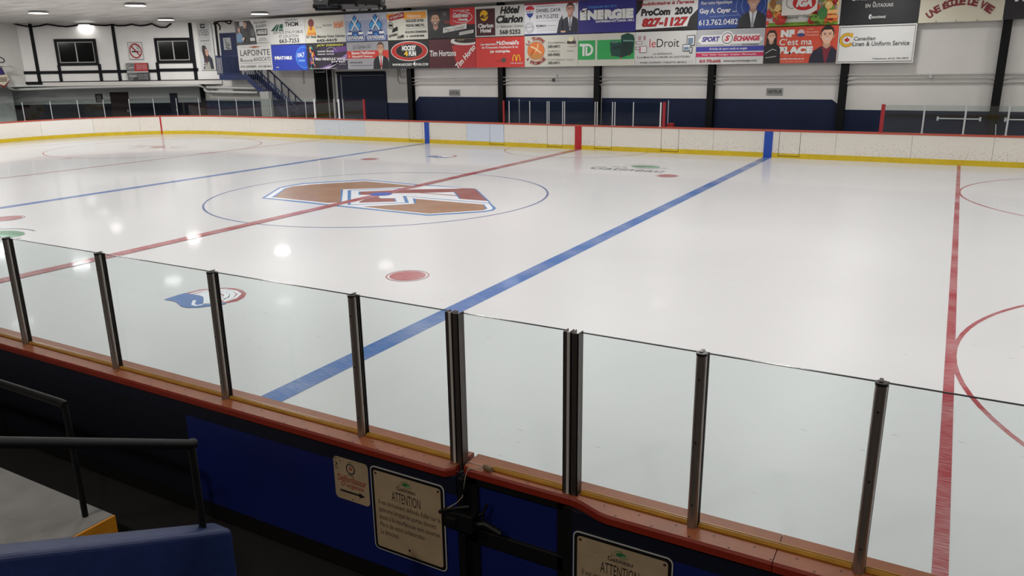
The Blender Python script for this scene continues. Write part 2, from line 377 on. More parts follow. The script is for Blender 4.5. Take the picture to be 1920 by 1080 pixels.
# ================================================================ far boards
def sweep(path, prof, mt, name, parent, closed_prof=True, smooth=False):
    """path = [(x, y, nx, ny)], prof = [(outward offset, z)]"""
    m = MB(); n = len(prof); vs = []
    for x, y, nx, ny in path:
        for o, z in prof: vs.append((x + nx * o, y + ny * o, z))
    fs = []
    for i in range(len(path) - 1):
        for j in range(n): k = (j + 1) % n; fs.append((i * n + j, i * n + k, (i + 1) * n + k, (i + 1) * n + j))
    fs += [tuple(range(n))[::-1], tuple((len(path) - 1) * n + j for j in range(n))]
    m.add(vs, fs, mt, False)
    return fixn(sub(m, name, parent) if parent else m.build(name))
CAPZ0, CAPZ = .945, 1.0
def far_path(s0, s1, step=.35):
    """run along the inner face: s = distance from (20, W) going left, round the corner, down the end"""
    S1 = 20 + (L_ - R_); S2 = S1 + R_ * pi / 2
    out = []; n = max(1, int((s1 - s0) / step)); ss = [s0 + (s1 - s0) * i / n for i in range(n + 1)]
    if s1 <= S1: ss = [s0, s1]
    for s in ss:
        if s <= S1: out.append((20 - s, W_, 0, 1))
        elif s <= S2:
            a = pi / 2 + (s - S1) / R_; out.append((-(L_ - R_) + R_ * cos(a), W_ - R_ + R_ * sin(a), cos(a), sin(a)))
        else: out.append((-L_, W_ - R_ - (s - S2), -1, 0))
    return out
def s_of(u, v, z=.5):
    p = at(u, v, y=W_)
    if p.x > -(L_ - R_): return 20 - p.x
    # on the arc: march
    best = None
    for i in range(4000):
        s = 20 + L_ - R_ + i * .005; x, y, _, _ = far_path(s, s + .001)[0]
        q = Vector((x, y, z)) - CAM; q = ROT.transposed() @ q; uu = 960 + FPX * q.x / -q.z
        if best is None or abs(uu - u) < best[0]: best = (abs(uu - u), s)
    return best[1]
SEND = 20 + L_ - R_ + R_ * pi / 2 + 14
boards = empty('dasher_boards', (0, W_, 0)); tag(boards, 'long white dasher boards with yellow kick plate round the far side of the ice', 'boards')
PW = dict(noise=(1.1, .05))
def board_mat(c, name, dirt=.5):
    m = bpy.data.materials.new(name); m.use_nodes = True; nt = m.node_tree; b = nt.nodes['Principled BSDF']; L = nt.links.new
    g = nt.nodes.new('ShaderNodeNewGeometry'); sx = nt.nodes.new('ShaderNodeSeparateXYZ'); L(g.outputs['Position'], sx.inputs[0])
    v = nt.nodes.new('ShaderNodeTexNoise'); v.inputs['Scale'].default_value = 26; v.inputs['Detail'].default_value = 3; L(g.outputs['Position'], v.inputs['Vector'])
    h = nt.nodes.new('ShaderNodeMapRange'); h.inputs[1].default_value = .2; h.inputs[2].default_value = .8; h.inputs[3].default_value = .05; h.inputs[4].default_value = -.06; L(sx.outputs[2], h.inputs[0])
    n2 = nt.nodes.new('ShaderNodeTexNoise'); n2.inputs['Scale'].default_value = .6; L(g.outputs['Position'], n2.inputs['Vector'])
    a = nt.nodes.new('ShaderNodeMath'); L(v.outputs[0], a.inputs[0]); L(h.outputs[0], a.inputs[1])
    a2 = nt.nodes.new('ShaderNodeMath'); a2.operation = 'MULTIPLY_ADD'; L(n2.outputs[0], a2.inputs[0]); a2.inputs[1].default_value = .18; L(a.outputs[0], a2.inputs[2])
    r = nt.nodes.new('ShaderNodeMapRange'); r.inputs[1].default_value = .69; r.inputs[2].default_value = .76; r.inputs[3].default_value = 0; r.inputs[4].default_value = dirt; L(a2.outputs[0], r.inputs[0])
    mx = nt.nodes.new('ShaderNodeMix'); mx.data_type = 'RGBA'; L(r.outputs[0], mx.inputs[0]); mx.inputs[6].default_value = rgb(c); mx.inputs[7].default_value = rgb((110, 105, 100))
    L(mx.outputs[2], b.inputs['Base Color']); b.inputs['Roughness'].default_value = .4
    return m
CREAM = board_mat((226, 220, 209), 'scuffed cream board', .34); BLUISH = board_mat((208, 214, 219), 'bluish white board', .34); PALEB = board_mat((205, 214, 228), 'clean pale blue board', .1); CLEAN = board_mat((228, 224, 218), 'clean white board', .1)
YEL = mat((206, 177, 20), .4, noise=(3, .1)); CAPR = mat((178, 76, 56), .45); DARKG = mat((50, 46, 44), .7)
joints = [(1990, 0), (1867, 0), (1712, 0), (1569, 0), (1502, 'g'), (1462, 0), (1338, 0), (1273, 'g'), (1240, 0), (1147, 'g'), (1115, 0), (1055, 'g'), (1026, 0), (945, 'G'), (918, 'P'), (875, 0), (792, 'g'), (767, 0), (685, 'b'), (637, 'b'), (592, 0), (530, 0), (470, 0), (415, 0), (362, 0), (302, 0), (262, 0), (175, 'c'), (78, 0), (-40, 0)]
S = [0.] + [s_of(u, 250) for u, _ in joints] + [SEND]
kinds = [0] + [k for _, k in joints]
FR = [( 0, .18), (.14, .18), (.14, CAPZ0), (0, CAPZ0)]
for i in range(len(S) - 1):
    a, b = S[i], S[i + 1]; k = kinds[i]; 
    if b - a < .05: continue
    mt = {0: CREAM, 'g': CREAM, 'G': PALEB, 'P': PALEB, 'b': BLUISH, 'c': CLEAN}[k]
    if k in ('g', 'G'):
        # a gate: leaf goes down into the kick plate, dark gap round it
        g = sweep(far_path(a + .012, b - .012), [(0.0, .09), (.14, .09), (.14, CAPZ0), (0.0, CAPZ0)], mt, 'gate', boards); g['label'] = 'board gate outlined by a thin dark gap'
        sweep(far_path(a + .012, b - .012), [(-.006, .085), (0, .085), (0, .17), (-.006, .17)], YEL, 'kick_strip', g if False else boards)
        sweep(far_path(a - .01, b + .01), [(.02, .05), (.03, .05), (.03, .96), (.02, .96)], DARKG, 'gate_gap', boards)
        sweep(far_path(a, b), [(-.006, 0.0), (.0, 0.0), (.0, .065), (-.006, .065)], YEL, 'kick_strip', boards)
    else:
        o = sweep(far_path(a + .004, b - .004), FR, mt, 'board_panel', boards)
        if k: o['label'] = 'cleaner pale board panel'
# kick plate between the gates
runs = []; cur = 0.
for i in range(len(S) - 1):
    if kinds[i] in ('g', 'G'): runs.append((cur, S[i] - .006)); cur = S[i + 1] + .006
runs.append((cur, SEND))
for a, b in runs: sweep(far_path(a, b), [(-.012, 0), (.1, 0), (.1, .18), (-.012, .18)], YEL, 'kick_plate', boards)
sweep(far_path(0, SEND), [(.03, .02), (.12, .02), (.12, .93), (.03, .93)], DARKG, 'board_frame', boards)
sweep(far_path(0, SEND), [(-.02, CAPZ0), (-.02, CAPZ), (.27, CAPZ), (.27, CAPZ0)], CAPR, 'cap_rail', boards)
BBL = mat((28, 72, 168), .4); BRD = mat((176, 30, 36), .4)
for xc, mt, wd, lb in ((7.63, BBL, .30, 'blue stripe on the boards, near the visitor bench'), (-7.63, BBL, .26, 'blue stripe on the boards, left'), (0, BRD, .30, 'red centre stripe on the boards')):
    m = MB(); m.box((xc - wd / 2, W_ - .016, .0), (xc + wd / 2, W_ - .003, CAPZ0), mt); lab(sub(m, 'line_stripe', boards), lb)
sg = s_of(302, 235); sweep(far_path(sg - .04, sg + .04, .04), [(-.016, 0), (-.003, 0), (-.003, CAPZ0), (-.016, CAPZ0)], BRD, 'line_stripe', boards)

# ================================================================ far glass
SIL = mat((196, 198, 200), .35, metal=.3); SILW = mat((228, 228, 226), .4); REDP = mat((152, 24, 34), .45)
GF = glass_mat((.83, .87, .87), 'far safety glass', 1.0)
GT = 1.93; OFF = .10
def post(s, name, mt, r, label, group, flat=False):
    x, y, nx, ny = far_path(s, s + .001)[0]; x += nx * OFF; y += ny * OFF
    m = MB()
    if flat: m.box((x - r, y - .03, CAPZ), (x + r, y + .03, GT + .01), mt)
    else:
        m.tube([(x, y, CAPZ), (x, y, GT)], r, mt, 8); m.box((x - r * 1.5, y - r * 1.5, CAPZ), (x + r * 1.5, y + r * 1.5, CAPZ + .015), mt)
    o = m.build(name, None, (x, y, CAPZ)); tag(o, label, 'post', group); return s
def pane(a, b, label, group, z1=GT - .01):
    pa = far_path(a, b, .3)
    o = sweep([(x, y, nx, ny) for x, y, nx, ny in pa], [(OFF - .005, CAPZ), (OFF + .005, CAPZ), (OFF + .005, z1), (OFF - .005, z1)], GF, 'glass_screen', None)
    c = o.data.vertices[0].co.copy(); 
    for v in o.data.vertices: v.co -= c
    o.location = c; tag(o, label, 'glass pane', group); return o
def sec(px, base=220): return [s_of(u, base, 1.0) for u in px]
# left section round the corner
lp = [(-48, 't'), (1.5, 't'), (49, 't'), (100, 't'), (150, 't'), (197.5, 't'), (245, 't'), (289.6, 't'), (332, 't'), (373, 't'), (410.5, 't'), (443, 't'), (475, 't'), (506.7, 't'), (540, 't'), (574.7, 't'), (591.7, 'w'), (628, 't'), (636.7, 'w'), (644.7, 't'), (684, 'r')]
def s_arc1(u): return s_of(u, 219, 1.0) if u < 520 else 20 - at(u, 219.5, y=W_ + OFF).x
ls = [s_arc1(u) for u, _ in lp]
for i, ((u, k), s) in enumerate(zip(lp, ls)):
    if k == 'r': post(s, 'end_post', REDP, .05, 'red end post left of the home bench on the far boards', None, True)
    elif k == 'w': post(s, 'glass_post', SILW, .045, 'wide white glass post ' + ('beside the black doorway, left one' if u < 600 else 'beside the blue double door, right one'), None)
    else: post(s, 'glass_post', SIL, .02, '%s thin silver glass post along the far left corner boards' % (ORD[i] if i < 18 else 'last'), 'thin posts of the far left glass')
    if i and not (abs(lp[i][0] - lp[i - 1][0]) < 10):
        pane(s + .01, ls[i - 1] - .01, 'clear pane right of the %s post on the far corner boards' % ORD[min(i - 1, 17)], 'panes of the far left glass')
# penalty box section
def sx_(u, v=230): return 20 - at(u, v, y=W_ + OFF).x
mp_ = [(945, 'r'), (955, 't'), (993.5, 't'), (1026, 't'), (1029.5, 't'), (1055, 't'), (1058.5, 't'), (1115.5, 't'), (1119.5, 't'), (1148, 't'), (1152.5, 't'), (1187, 't'), (1238, 'w'), (1244.5, 'r')]
ms_ = [sx_(u) for u, _ in mp_]
for i, ((u, k), s) in enumerate(zip(mp_, ms_)):
    if k == 'r': post(s, 'end_post', REDP, .035 if u < 1000 else .055, 'red end post at the %s of the penalty box glass' % ('left' if u < 1000 else 'right'), None, True)
    else: post(s, 'glass_post', SILW if k == 'w' else SIL, .03 if k == 'w' else .022, '%s silver glass post from the left in front of the penalty boxes' % ORD[i - 1], 'posts of the penalty box glass')
    if i and u - mp_[i - 1][0] > 8: pane(s + .02, ms_[i - 1] - .02, 'clear penalty box pane left of the %s post' % ORD[min(i - 1, 13)], 'panes of the penalty box glass')
rp = [(1652, 'r'), (1729, 't'), (1806, 't'), (1886, 't'), (1968, 't')]
rs_ = [sx_(u, 240 + (u - 1652) * .04) for u, _ in rp]
for i, ((u, k), s) in enumerate(zip(rp, rs_)):
    if k == 'r': post(s, 'end_post', REDP, .06, 'red end post right of the visitor bench', None, True)
    else: post(s, 'glass_post', SIL, .028, '%s silver glass post right of the red end post at the far right' % ORD[i - 1], 'posts of the far right glass')
    if i: pane(s + .02, rs_[i - 1] - .02, '%s clear pane right of the red end post at the far right' % ORD[i - 1], 'panes of the far right glass')
# glass and posts of the penalty box's own back partition
for u, v0, lb in ((974, 190, 'thin grey divider post inside the penalty box'), (1252, 188, 'thin silver post just right of the penalty box')):
    p = at(u, 229, y=13.6); m = MB(); m.tube([(p.x, 13.6, 0), (p.x, 13.6, 1.98)], .018, SIL, 8); tag(m.build('partition_post', None, (p.x, 13.6, 0)), lb, 'post')
# ================================================================ near boards
NZ = 1.0; GY = -13.085
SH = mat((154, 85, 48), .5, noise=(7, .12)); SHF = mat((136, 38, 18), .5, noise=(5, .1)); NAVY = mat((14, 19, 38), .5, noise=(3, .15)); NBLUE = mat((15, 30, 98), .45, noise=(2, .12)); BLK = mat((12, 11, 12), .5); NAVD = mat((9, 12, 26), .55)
GOLD = mat((168, 118, 34), .3, noise=(9, .15)); SCREW = mat((60, 40, 34), .5, metal=.5); IW = CREAM
xs0, xs1 = 2.0, 22.0
nb = empty('dasher_boards', (11.5, -13.0, 0)); tag(nb, 'dark blue near dasher boards with rust-red shelf in the foreground', 'boards')
def shelf(xa, xb, front, name, label=None):
    """front: function x -> y of the front edge"""
    n = max(2, int((xb - xa) / .04)) if callable(front) else 1
    m = MB(); f = front if callable(front) else (lambda x: front)
    X = [xa + (xb - xa) * i / n for i in range(n + 1)]
    vs = []
    for x in X:
        y = f(x)
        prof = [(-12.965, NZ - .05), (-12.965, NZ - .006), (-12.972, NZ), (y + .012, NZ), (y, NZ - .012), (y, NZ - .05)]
        vs += [(x, a, b) for a, b in prof]
    k = 6; 
    for i in range(n):
        for j in range(k):
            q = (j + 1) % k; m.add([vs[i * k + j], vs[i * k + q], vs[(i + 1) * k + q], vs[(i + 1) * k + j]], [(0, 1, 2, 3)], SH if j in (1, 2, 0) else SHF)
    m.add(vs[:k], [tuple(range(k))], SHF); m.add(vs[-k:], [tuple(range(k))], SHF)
    o = fixn(sub(m, name, nb)); 
    if label: o['label'] = label
    return o
def rnd(x, x_end, y, r=.05, sgn=1):
    d = (x_end - x) * sgn
    return y if d > r else y + (r - sqrt(max(0, r * r - (r - d) ** 2)))
shelf(xs0, 9.0, lambda x: -13.235, 'cap_rail')
shelf(9.0, 10.37, lambda x: -13.235, 'cap_rail')
shelf(10.37, 11.15, lambda x: rnd(x, 11.15, -13.235), 'cap_rail', 'rust-red shelf with rounded end left of the gate')
def gf(x):
    base = -13.165
    return rnd(x, 11.185, base, .025, -1)
shelf(11.185, 11.895, gf, 'gate_rail', 'narrower rust-red shelf on the gate')
def rf(x):
    t = min(1, max(0, (x - 11.9) / .26)); t = t * t * (3 - 2 * t); return -13.165 - .075 * t
shelf(11.897, 13.0, rf, 'cap_rail', 'rust-red shelf flaring out right of the gate')
shelf(13.004, xs1, lambda x: -13.24, 'cap_rail')
m = MB()
x = 2.1
while x < 18:
    if not (11.1 < x < 11.95):
        for yy in (-13.15, -13.215):
            cxx = x + (.09 if yy < -13.2 else 0); vs = [(cxx + .006 * cos(a * pi / 4), yy + .006 * sin(a * pi / 4), NZ + .0008) for a in range(8)]; m.poly(vs, SCREW)
    x += .2
for cxx in (11.3, 11.62, 11.8):
    m.poly([(cxx + .005 * cos(a * pi / 4), -13.135 + .005 * sin(a * pi / 4), NZ + .0008) for a in range(8)], SCREW)
o = fixup(sub(m, 'screw_heads', nb)); o['kind'] = 'stuff'
# faces
m = MB(); m.box((xs0, -13.21, .83), (11.17, -12.99, .95), NAVY); sub(m, 'top_beam', nb)
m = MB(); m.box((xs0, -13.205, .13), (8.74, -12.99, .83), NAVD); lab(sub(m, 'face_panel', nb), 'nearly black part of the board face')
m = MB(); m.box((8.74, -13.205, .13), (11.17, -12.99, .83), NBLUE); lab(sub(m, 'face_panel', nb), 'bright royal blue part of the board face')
m = MB(); m.box((11.935, -13.21, .83), (xs1, -12.99, .95), NAVY); sub(m, 'top_beam', nb)
m = MB(); m.box((11.935, -13.205, .13), (xs1, -12.99, .83), NBLUE); sub(m, 'face_panel', nb)
for a, b in ((xs0, 11.17), (11.935, xs1)):
    m = MB(); m.box((a, -13.20, 0), (b, -12.99, .13), BLK); sub(m, 'toe_board', nb)
m = MB(); m.box((xs0, -12.985, .18), (xs1, -12.95, .945), IW); sub(m, 'board_panel', nb)
m = MB(); m.box((xs0, -12.985, 0), (xs1, -12.94, .18), YEL); sub(m, 'kick_plate', nb)
m = MB(); m.box((11.17, -13.20, 0), (11.215, -13.0, .94), BLK); sub(m, 'gate_jamb', nb); m = MB(); m.box((11.87, -13.19, 0), (11.935, -13.0, .945), BLK); sub(m, 'gate_jamb', nb)
# gate
gate = empty('gate', (11.55, -13.15, 0)); tag(gate, 'black framed gate with blue infill between the two double glass posts', 'gate')
m = MB(); y0, y1 = -13.155, -13.11
m.box((11.205, y0, .02), (11.285, y1, .945), BLK); m.box((11.815, y0, .02), (11.88, y1, .945), BLK)
m.box((11.205, y0, .90), (11.88, y1, .945), BLK); m.box((11.205, y0, .50), (11.88, y1, .60), BLK); m.box((11.205, y0, .02), (11.88, y1, .10), BLK)
m.box((11.205, y0 - .006, .594), (11.88, y0, .60), mat((40, 38, 38), .3)); bevel(sub(m, 'gate_frame', gate), .004)
for z0, z1 in ((.6, .9), (.1, .5)):
    m = MB(); m.box((11.285, -13.135, z0), (11.815, -13.12, z1), NBLUE); lab(sub(m, 'infill_panel', gate), 'royal blue panel')
m = MB(); m.box((11.09, -13.245, .62), (11.30, -13.155, .735), BLK); m.box((11.12, -13.26, .645), (11.19, -13.22, .70), BLK); latch = bevel(lab(sub(m, 'latch', gate), 'black latch block with lever'), .006)
m = MB(); m.tube([(11.06, -13.23, .70), (11.16, -13.25, .76), (11.27, -13.22, .79)], .012, BLK);
m.tube([(11.27, -13.2, .66), (11.36, -13.19, .68), (11.46, -13.18, .64)], .02, BLK); m.tube([(11.33, -13.18, .68), (11.34, -13.17, .76), (11.36, -13.165, .80)], .009, BLK); m.tube([(11.31, -13.18, .72), (11.34, -13.17, .745)], .008, BLK)
lever = sub(m, 'lever', gate); lever.parent = latch
# posts
STL = mat((158, 150, 143), .32, metal=.75, noise=(4, .15, (8, 8, .4))); STD = mat((46, 40, 38), .4, metal=.5); CAPB = mat((30, 27, 27), .4)
def near_post(x, label):
    r = .0265; e = empty('glass_post', (x, GY - .028, NZ)); tag(e, label, 'post', 'round posts of the near glass')
    m = MB(); m.tube([(x, GY - .03, NZ), (x, GY - .03, NZ + .955)], r, STL, 20); sub(m, 'tube', e)
    m = MB(); m.tube([(x, GY - .03, NZ + .945), (x, GY - .03, NZ + .958)], r * 1.06, CAPB, 20); m.box((x - .012, GY - .035, NZ + .957), (x + .004, GY + .01, NZ + .962), mat((90, 86, 84), .4, metal=.6)); sub(m, 'cap', e)
    m = MB(); m.box((x - r * .7, GY - .012, NZ), (x + r * 1.05, GY - .006, NZ + .95), STD); m.box((x - r * .7, GY + .006, NZ), (x + r * 1.05, GY + .012, NZ + .95), STD); sub(m, 'glazing_channel', e)
    m = MB()
    for zz in (.13, .48, .82): m.box((x - .004, GY - .03 - r - .002, NZ + zz), (x + .004, GY - .03 - r + .002, NZ + zz + .01), CAPB)
    sub(m, 'screw', e)
near_x = [6.555, 7.83, 9.104, 10.38, 12.575, 13.368]
lbs = ['round steel glass post at the far left of the near boards', 'second round steel glass post from the left', 'round steel glass post standing before the blue helmet emblem', 'round steel glass post left of the gate, where the blue line meets the boards', 'round steel glass post right of the gate', 'nearest round steel glass post, at the right of the photo']
for x, l in zip(near_x, lbs): near_post(x, l)
near_post(14.64, 'round steel glass post beyond the right edge of the photo'); near_post(5.28, 'round steel glass post beyond the left edge of the photo')
def chan(x0, x1, y0, y1, mt, m):   # open channel
    t = .005
    m.box((x0, y0, NZ - .035), (x1, y0 + t, NZ + .955), mt); m.box((x0, y0, NZ - .035), (x0 + t, y1, NZ + .955), mt); m.box((x1 - t, y0, NZ - .035), (x1, y1, NZ + .955), mt)
for xc, l in ((11.13, 'double channel glass post at the left jamb of the gate'), (11.882, 'double channel glass post at the right jamb of the gate')):
    e = empty('double_post', (xc, GY, NZ)); tag(e, l, 'post', 'double posts of the gate')
    DC = mat((92, 84, 80), .35, metal=.6, noise=(4, .15, (8, 8, .4))); LC = mat((214, 210, 206), .45, metal=.3)
    m = MB(); chan(xc - .044, xc - .006, GY - .048, GY + .012, DC, m); lab(sub(m, 'channel', e), 'left dark channel')
    m = MB(); chan(xc + .004, xc + .046, GY - .052, GY + .012, DC, m); m.box((xc + .036, GY - .04, NZ - .03), (xc + .0362, GY, NZ + .95), DC); lab(sub(m, 'channel', e), 'right dark channel')
    m = MB(); m.box((xc - .02, GY - .0505, NZ - .035), (xc - .005, GY - .044, NZ + .957), LC); lab(sub(m, 'edge_strip', e), 'bright metal edge strip')
    m = MB(); m.box((xc - .004, GY - .03, NZ - .03), (xc + .004, GY - .02, NZ + .945), BLK); sub(m, 'gap_seal', e)
# panes
GN = glass_mat((.925, .957, .955), 'near safety glass'); GEDGE = mat((22, 30, 30), .2)
edges = [5.28, 6.555, 7.83, 9.104, 10.38, (11.086, 11.176), (11.838, 11.928), 12.575, 13.368, 14.64]
pl = ['cut off by the left edge of the photo', 'with the red centre line behind it', 'left of the helmet emblem', 'with the helmet emblem rings behind it', 'left of the gate with the blue line behind it', 'on the gate between the double posts', 'just right of the gate', 'between the two round posts at the right', 'at the right edge of the photo']
for i in range(len(edges) - 1):
    a = edges[i][1] if isinstance(edges[i], tuple) else edges[i] + .02; b = edges[i + 1][0] if isinstance(edges[i + 1], tuple) else edges[i + 1] - .02
    e = empty('glass_screen', ((a + b) / 2, GY, NZ)); tag(e, 'clear near safety glass pane ' + pl[i], 'glass pane', 'panes of the near glass')
    m = MB(); m.box((a, GY - .006, NZ + .003), (b, GY + .006, NZ + .945), GN); sub(m, 'glass', e)
    m = MB(); m.box((a, GY - .0062, NZ + .945), (b, GY + .0062, NZ + .9485), GEDGE); lab(sub(m, 'top_edge', e), 'dark polished top edge')
    # yellow glazing strip on the shelf
    a2 = a + .01; b2 = b - .01
    if i == 5: a2 = 11.36
    m = MB(); prof = [(GY - .028, NZ), (GY - .03, NZ + .008), (GY - .012, NZ + .018), (GY - .007, NZ + .018), (GY - .007, NZ)]
    m.add([(x, y, z) for x in (a2, b2) for y, z in prof], [(0, 1, 6, 5), (1, 2, 7, 6), (2, 3, 8, 7), (3, 4, 9, 8), (0, 4, 3, 2, 1), (5, 6, 7, 8, 9)], GOLD)
    m.box((a2, GY + .007, NZ), (b2, GY + .016, NZ + .014), GOLD)
    tag(fixn(m.build('glazing_strip', None, ((a + b) / 2, GY, NZ))), 'amber glazing strip under the pane ' + pl[i].replace('cut off by the left edge of the photo', 'at the left edge'), 'strip', 'amber glazing strips on the near shelf')
    if i == 5:
        m = MB(); m.box((a, GY - .008, NZ), (b, GY - .0065, NZ + .004), mat((210, 205, 200), .3, metal=.5)); sub(m, 'bottom_edge', e)
# cork and string
p = Vector((11.30, -13.055 - .06, NZ))
ck = empty('cork_bung', p); tag(ck, 'small brown cork bung on a string, lying on the gate shelf', 'cork')
CK = mat((120, 100, 74), .8, noise=(60, .3)); c0 = Vector((11.318, -13.118, NZ + .018)); c1 = Vector((11.378, -13.138, NZ + .02))
m = MB(); m.tube([c0, c0.lerp(c1, .35), c1], [.0165, .0175, .0155], CK, 14); sub(m, 'bung', ck)
m = MB(); m.tube([c0.lerp(c1, .3) + Vector((0, 0, .018)), c0 + Vector((-.01, -.02, .0)), (11.235, -13.17, NZ + .006), (11.225, -13.182, NZ - .03), (11.215, -13.19, .90), (11.21, -13.2, .83), (11.18, -13.22, .79), (11.13, -13.25, .755)], .0022, mat((190, 180, 160), .7), 6); lab(sub(m, 'string', ck), 'thin pale string')
m = MB(); m.tube([(11.222, -13.165, NZ + .001), (11.222, -13.165, NZ + .008), (11.245, -13.16, NZ + .008), (11.245, -13.16, NZ + .001)], .0025, STD, 6); sub(m, 'staple', ck)

# ================================================================ notices on the near boards
def panel_local(o, x0, z0, y):     # returns function local (u,v) metres -> world, facing -y
    return lambda u, v, d=0: (x0 + u, y - d, z0 + v)
def rr(x0, z0, x1, z1, r, n=6):
    pts = []
    for cx, cz, a0 in ((x1 - r, z1 - r, 0), (x0 + r, z1 - r, 90), (x0 + r, z0 + r, 180), (x1 - r, z0 + r, 270)):
        for i in range(n + 1): a = radians(a0 + 90 * i / n); pts.append((cx + r * cos(a), cz + r * sin(a)))
    return pts
def slab(m, pts, y, d, mt):
    m.hexa([(x, y, z) for x, z in pts], (0, -d, 0), mt)
CREAMS = mat((174, 153, 124), .55, noise=(6, .12)); INK = mat((26, 24, 28), .6); REDI = mat((150, 50, 42), .6); GRI = mat((40, 110, 60), .6); WB = mat((186, 186, 184), .5)
def ntext(m, s, x0, z0, x1, z1, y, mt, bold=0., shear=0.):
    vs, fs, _ = glyphs(s, bold, shear); m.add([(x0 + v[0] * (x1 - x0), y, z0 + v[1] * (z1 - z0)) for v in vs], fs, mt)
def attention(x0, z0, label):
    Wd, H = .57, .605; y = -13.211
    root = empty('notice_sign', (x0, y, z0)); tag(root, label, 'sign', 'warning notices on the near boards')
    m = MB(); slab(m, rr(x0, z0, x0 + Wd, z0 + H, .035), y, .004, WB); slab(m, rr(x0 + .007, z0 + .007, x0 + Wd - .007, z0 + H - .007, .03), y - .004, .0006, BLK)
    slab(m, rr(x0 + .026, z0 + .026, x0 + Wd - .026, z0 + H - .026, .018), y - .0046, .0006, CREAMS); fixn(sub(m, 'panel', root))
    m = MB(); Y = y - .0058
    X = lambda f: x0 + .026 + f * (Wd - .052); Z = lambda f: z0 + .026 + f * (H - .052)
    ntext(m, 'ATTENTION', X(.27), Z(.665), X(.70), Z(.79), Y, INK, .0)
    for i, (s, b) in enumerate((('Il est strictement défendu d\'aller sur la', .98), ('patinoire lorsque les portes donnant', .92), ('accès à la resurfaceuse sont ouvertes.', .98), ('Merci de votre collaboration', .74), ('La direction', .34))):
        zb = .575 - i * .098; lo = -.018 if any(c in s for c in 'pqg') else 0
        ntext(m, s, X(.06), Z(zb + lo), X(b), Z(zb + .062), Y, INK, 0.)
    lab(sub(m, 'lettering', root), 'black French warning text headed ATTENTION')
    m = MB(); ntext(m, 'Gatineau', X(.35), Z(.825), X(.63), Z(.88), Y, INK, .01); ntext(m, 'Ville de', X(.38), Z(.895), X(.46), Z(.912), Y, INK, .0)
    cx, cz = X(.5), Z(.925); m.poly([(cx + .03 * cos(a * pi / 12), Y, cz + .013 * sin(a * pi / 12) - .002) for a in range(24)], GRI)
    m.poly([(cx, Y - .0004, cz - .004), (cx + .028, Y - .0004, cz), (cx + .026, Y - .0004, cz - .008), (cx + .006, Y - .0004, cz - .012)], mat((120, 165, 120), .6))
    m.poly([(cx - .005, Y, cz + .01), (cx, Y, cz + .017), (cx + .006, Y, cz + .009)], GRI)
    for a0, a1 in ((80, 170), (265, 350)):
        pts = [(cx + .042 * cos(radians(a)), Y, cz - .002 + .022 * sin(radians(a))) for a in range(a0, a1 + 1, 10)]; m.tube(pts, .0014, GRI, 5)
    lab(sub(m, 'emblem', root), 'small green town emblem')
    m = MB()
    for bx, bz in ((X(.035), Z(.965)), (X(.965), Z(.965)), (X(.5), Z(.075))): m.tube([(bx, y - .005, bz), (bx, y - .008, bz)], .008, mat((70, 50, 42), .5), 12)
    sub(m, 'screw', root)
    # scratches
    m = MB(); rg = random.Random(x0)
    for k in range(26):
        a, b = X(rg.random()), Z(rg.random()); t = rg.uniform(-.5, .3); l = rg.uniform(.004, .03); m.tube([(a, Y + .0005, b), (a + l * cos(t), Y + .0005, b + l * sin(t))], .0005, mat((120, 100, 80), .7), 4)
    m.tube([(X(.0), Y + .0006, Z(.80)), (X(.5), Y + .0006, Z(.795)), (X(1), Y + .0006, Z(.78))], .0005, mat((120, 100, 80), .7), 4)
    sub(m, 'scratches', root)['kind'] = 'stuff'
attention(10.515, .265, 'cream ATTENTION notice with black border left of the gate')
attention(11.945, .235, 'cream ATTENTION notice with black border right of the gate, cut by the bottom edge')
y = -13.211; x0, z0, x1, z1 = 10.205, .555, 10.495, .86
root = empty('direction_sign', (x0, y, z0)); tag(root, 'small cream defibrillator sign with red lettering and black arrow', 'sign')
m = MB(); slab(m, rr(x0, z0, x1, z1, .03), y, .004, CREAMS); fixn(sub(m, 'panel', root))
m = MB(); Y = y - .0048
ntext(m, 'Défibrillateur', 10.235, .69, 10.475, .738, Y, REDI, .012); ntext(m, 'D\'urgence', 10.262, .645, 10.452, .688, Y, REDI, .012); ntext(m, 'DEA', 10.325, .742, 10.375, .756, Y, INK, .01); lab(sub(m, 'lettering', root), 'red French lettering')
m = MB(); m.hexa([(10.248, Y, .612), (10.415, Y, .612), (10.415, Y, .626), (10.248, Y, .626)], (0, -.0004, 0), INK); m.poly([(10.41, Y - .0004, .599), (10.46, Y - .0004, .619), (10.41, Y - .0004, .639)], INK); lab(sub(m, 'arrow', root), 'black arrow pointing right')
m = MB(); cx, cz = 10.35, .795; m.tube([(cx + .034 * cos(a * pi / 12), Y, cz + .034 * sin(a * pi / 12)) for a in range(25)], .0035, INK, 6)
m.poly([(cx, Y, cz - .014), (cx + .015, Y, cz + .002), (cx + .011, Y, cz + .01), (cx, Y, cz + .004), (cx - .011, Y, cz + .01), (cx - .015, Y, cz + .002)], REDI); m.poly([(cx - .012, Y, cz + .013), (cx + .012, Y, cz + .016), (cx + .008, Y, cz + .02), (cx - .006, Y, cz + .018)], INK); lab(sub(m, 'heart_emblem', root), 'red heart in a black ring')
m = MB(); rg = random.Random(3)
for k in range(40):
    t = rg.random(); a, b = (x0 + .005 + rg.random() * .03, z1 - .01 - rg.random() * .07) if k % 2 else (x0 + rg.random() * .29, z1 - .006 - rg.random() * .016)
    if k % 2 == 0 and t < .3: continue
    m.tube([(a, Y, b), (a + rg.uniform(-.01, .01), Y, b + rg.uniform(-.012, .004))], .0018, INK, 4)
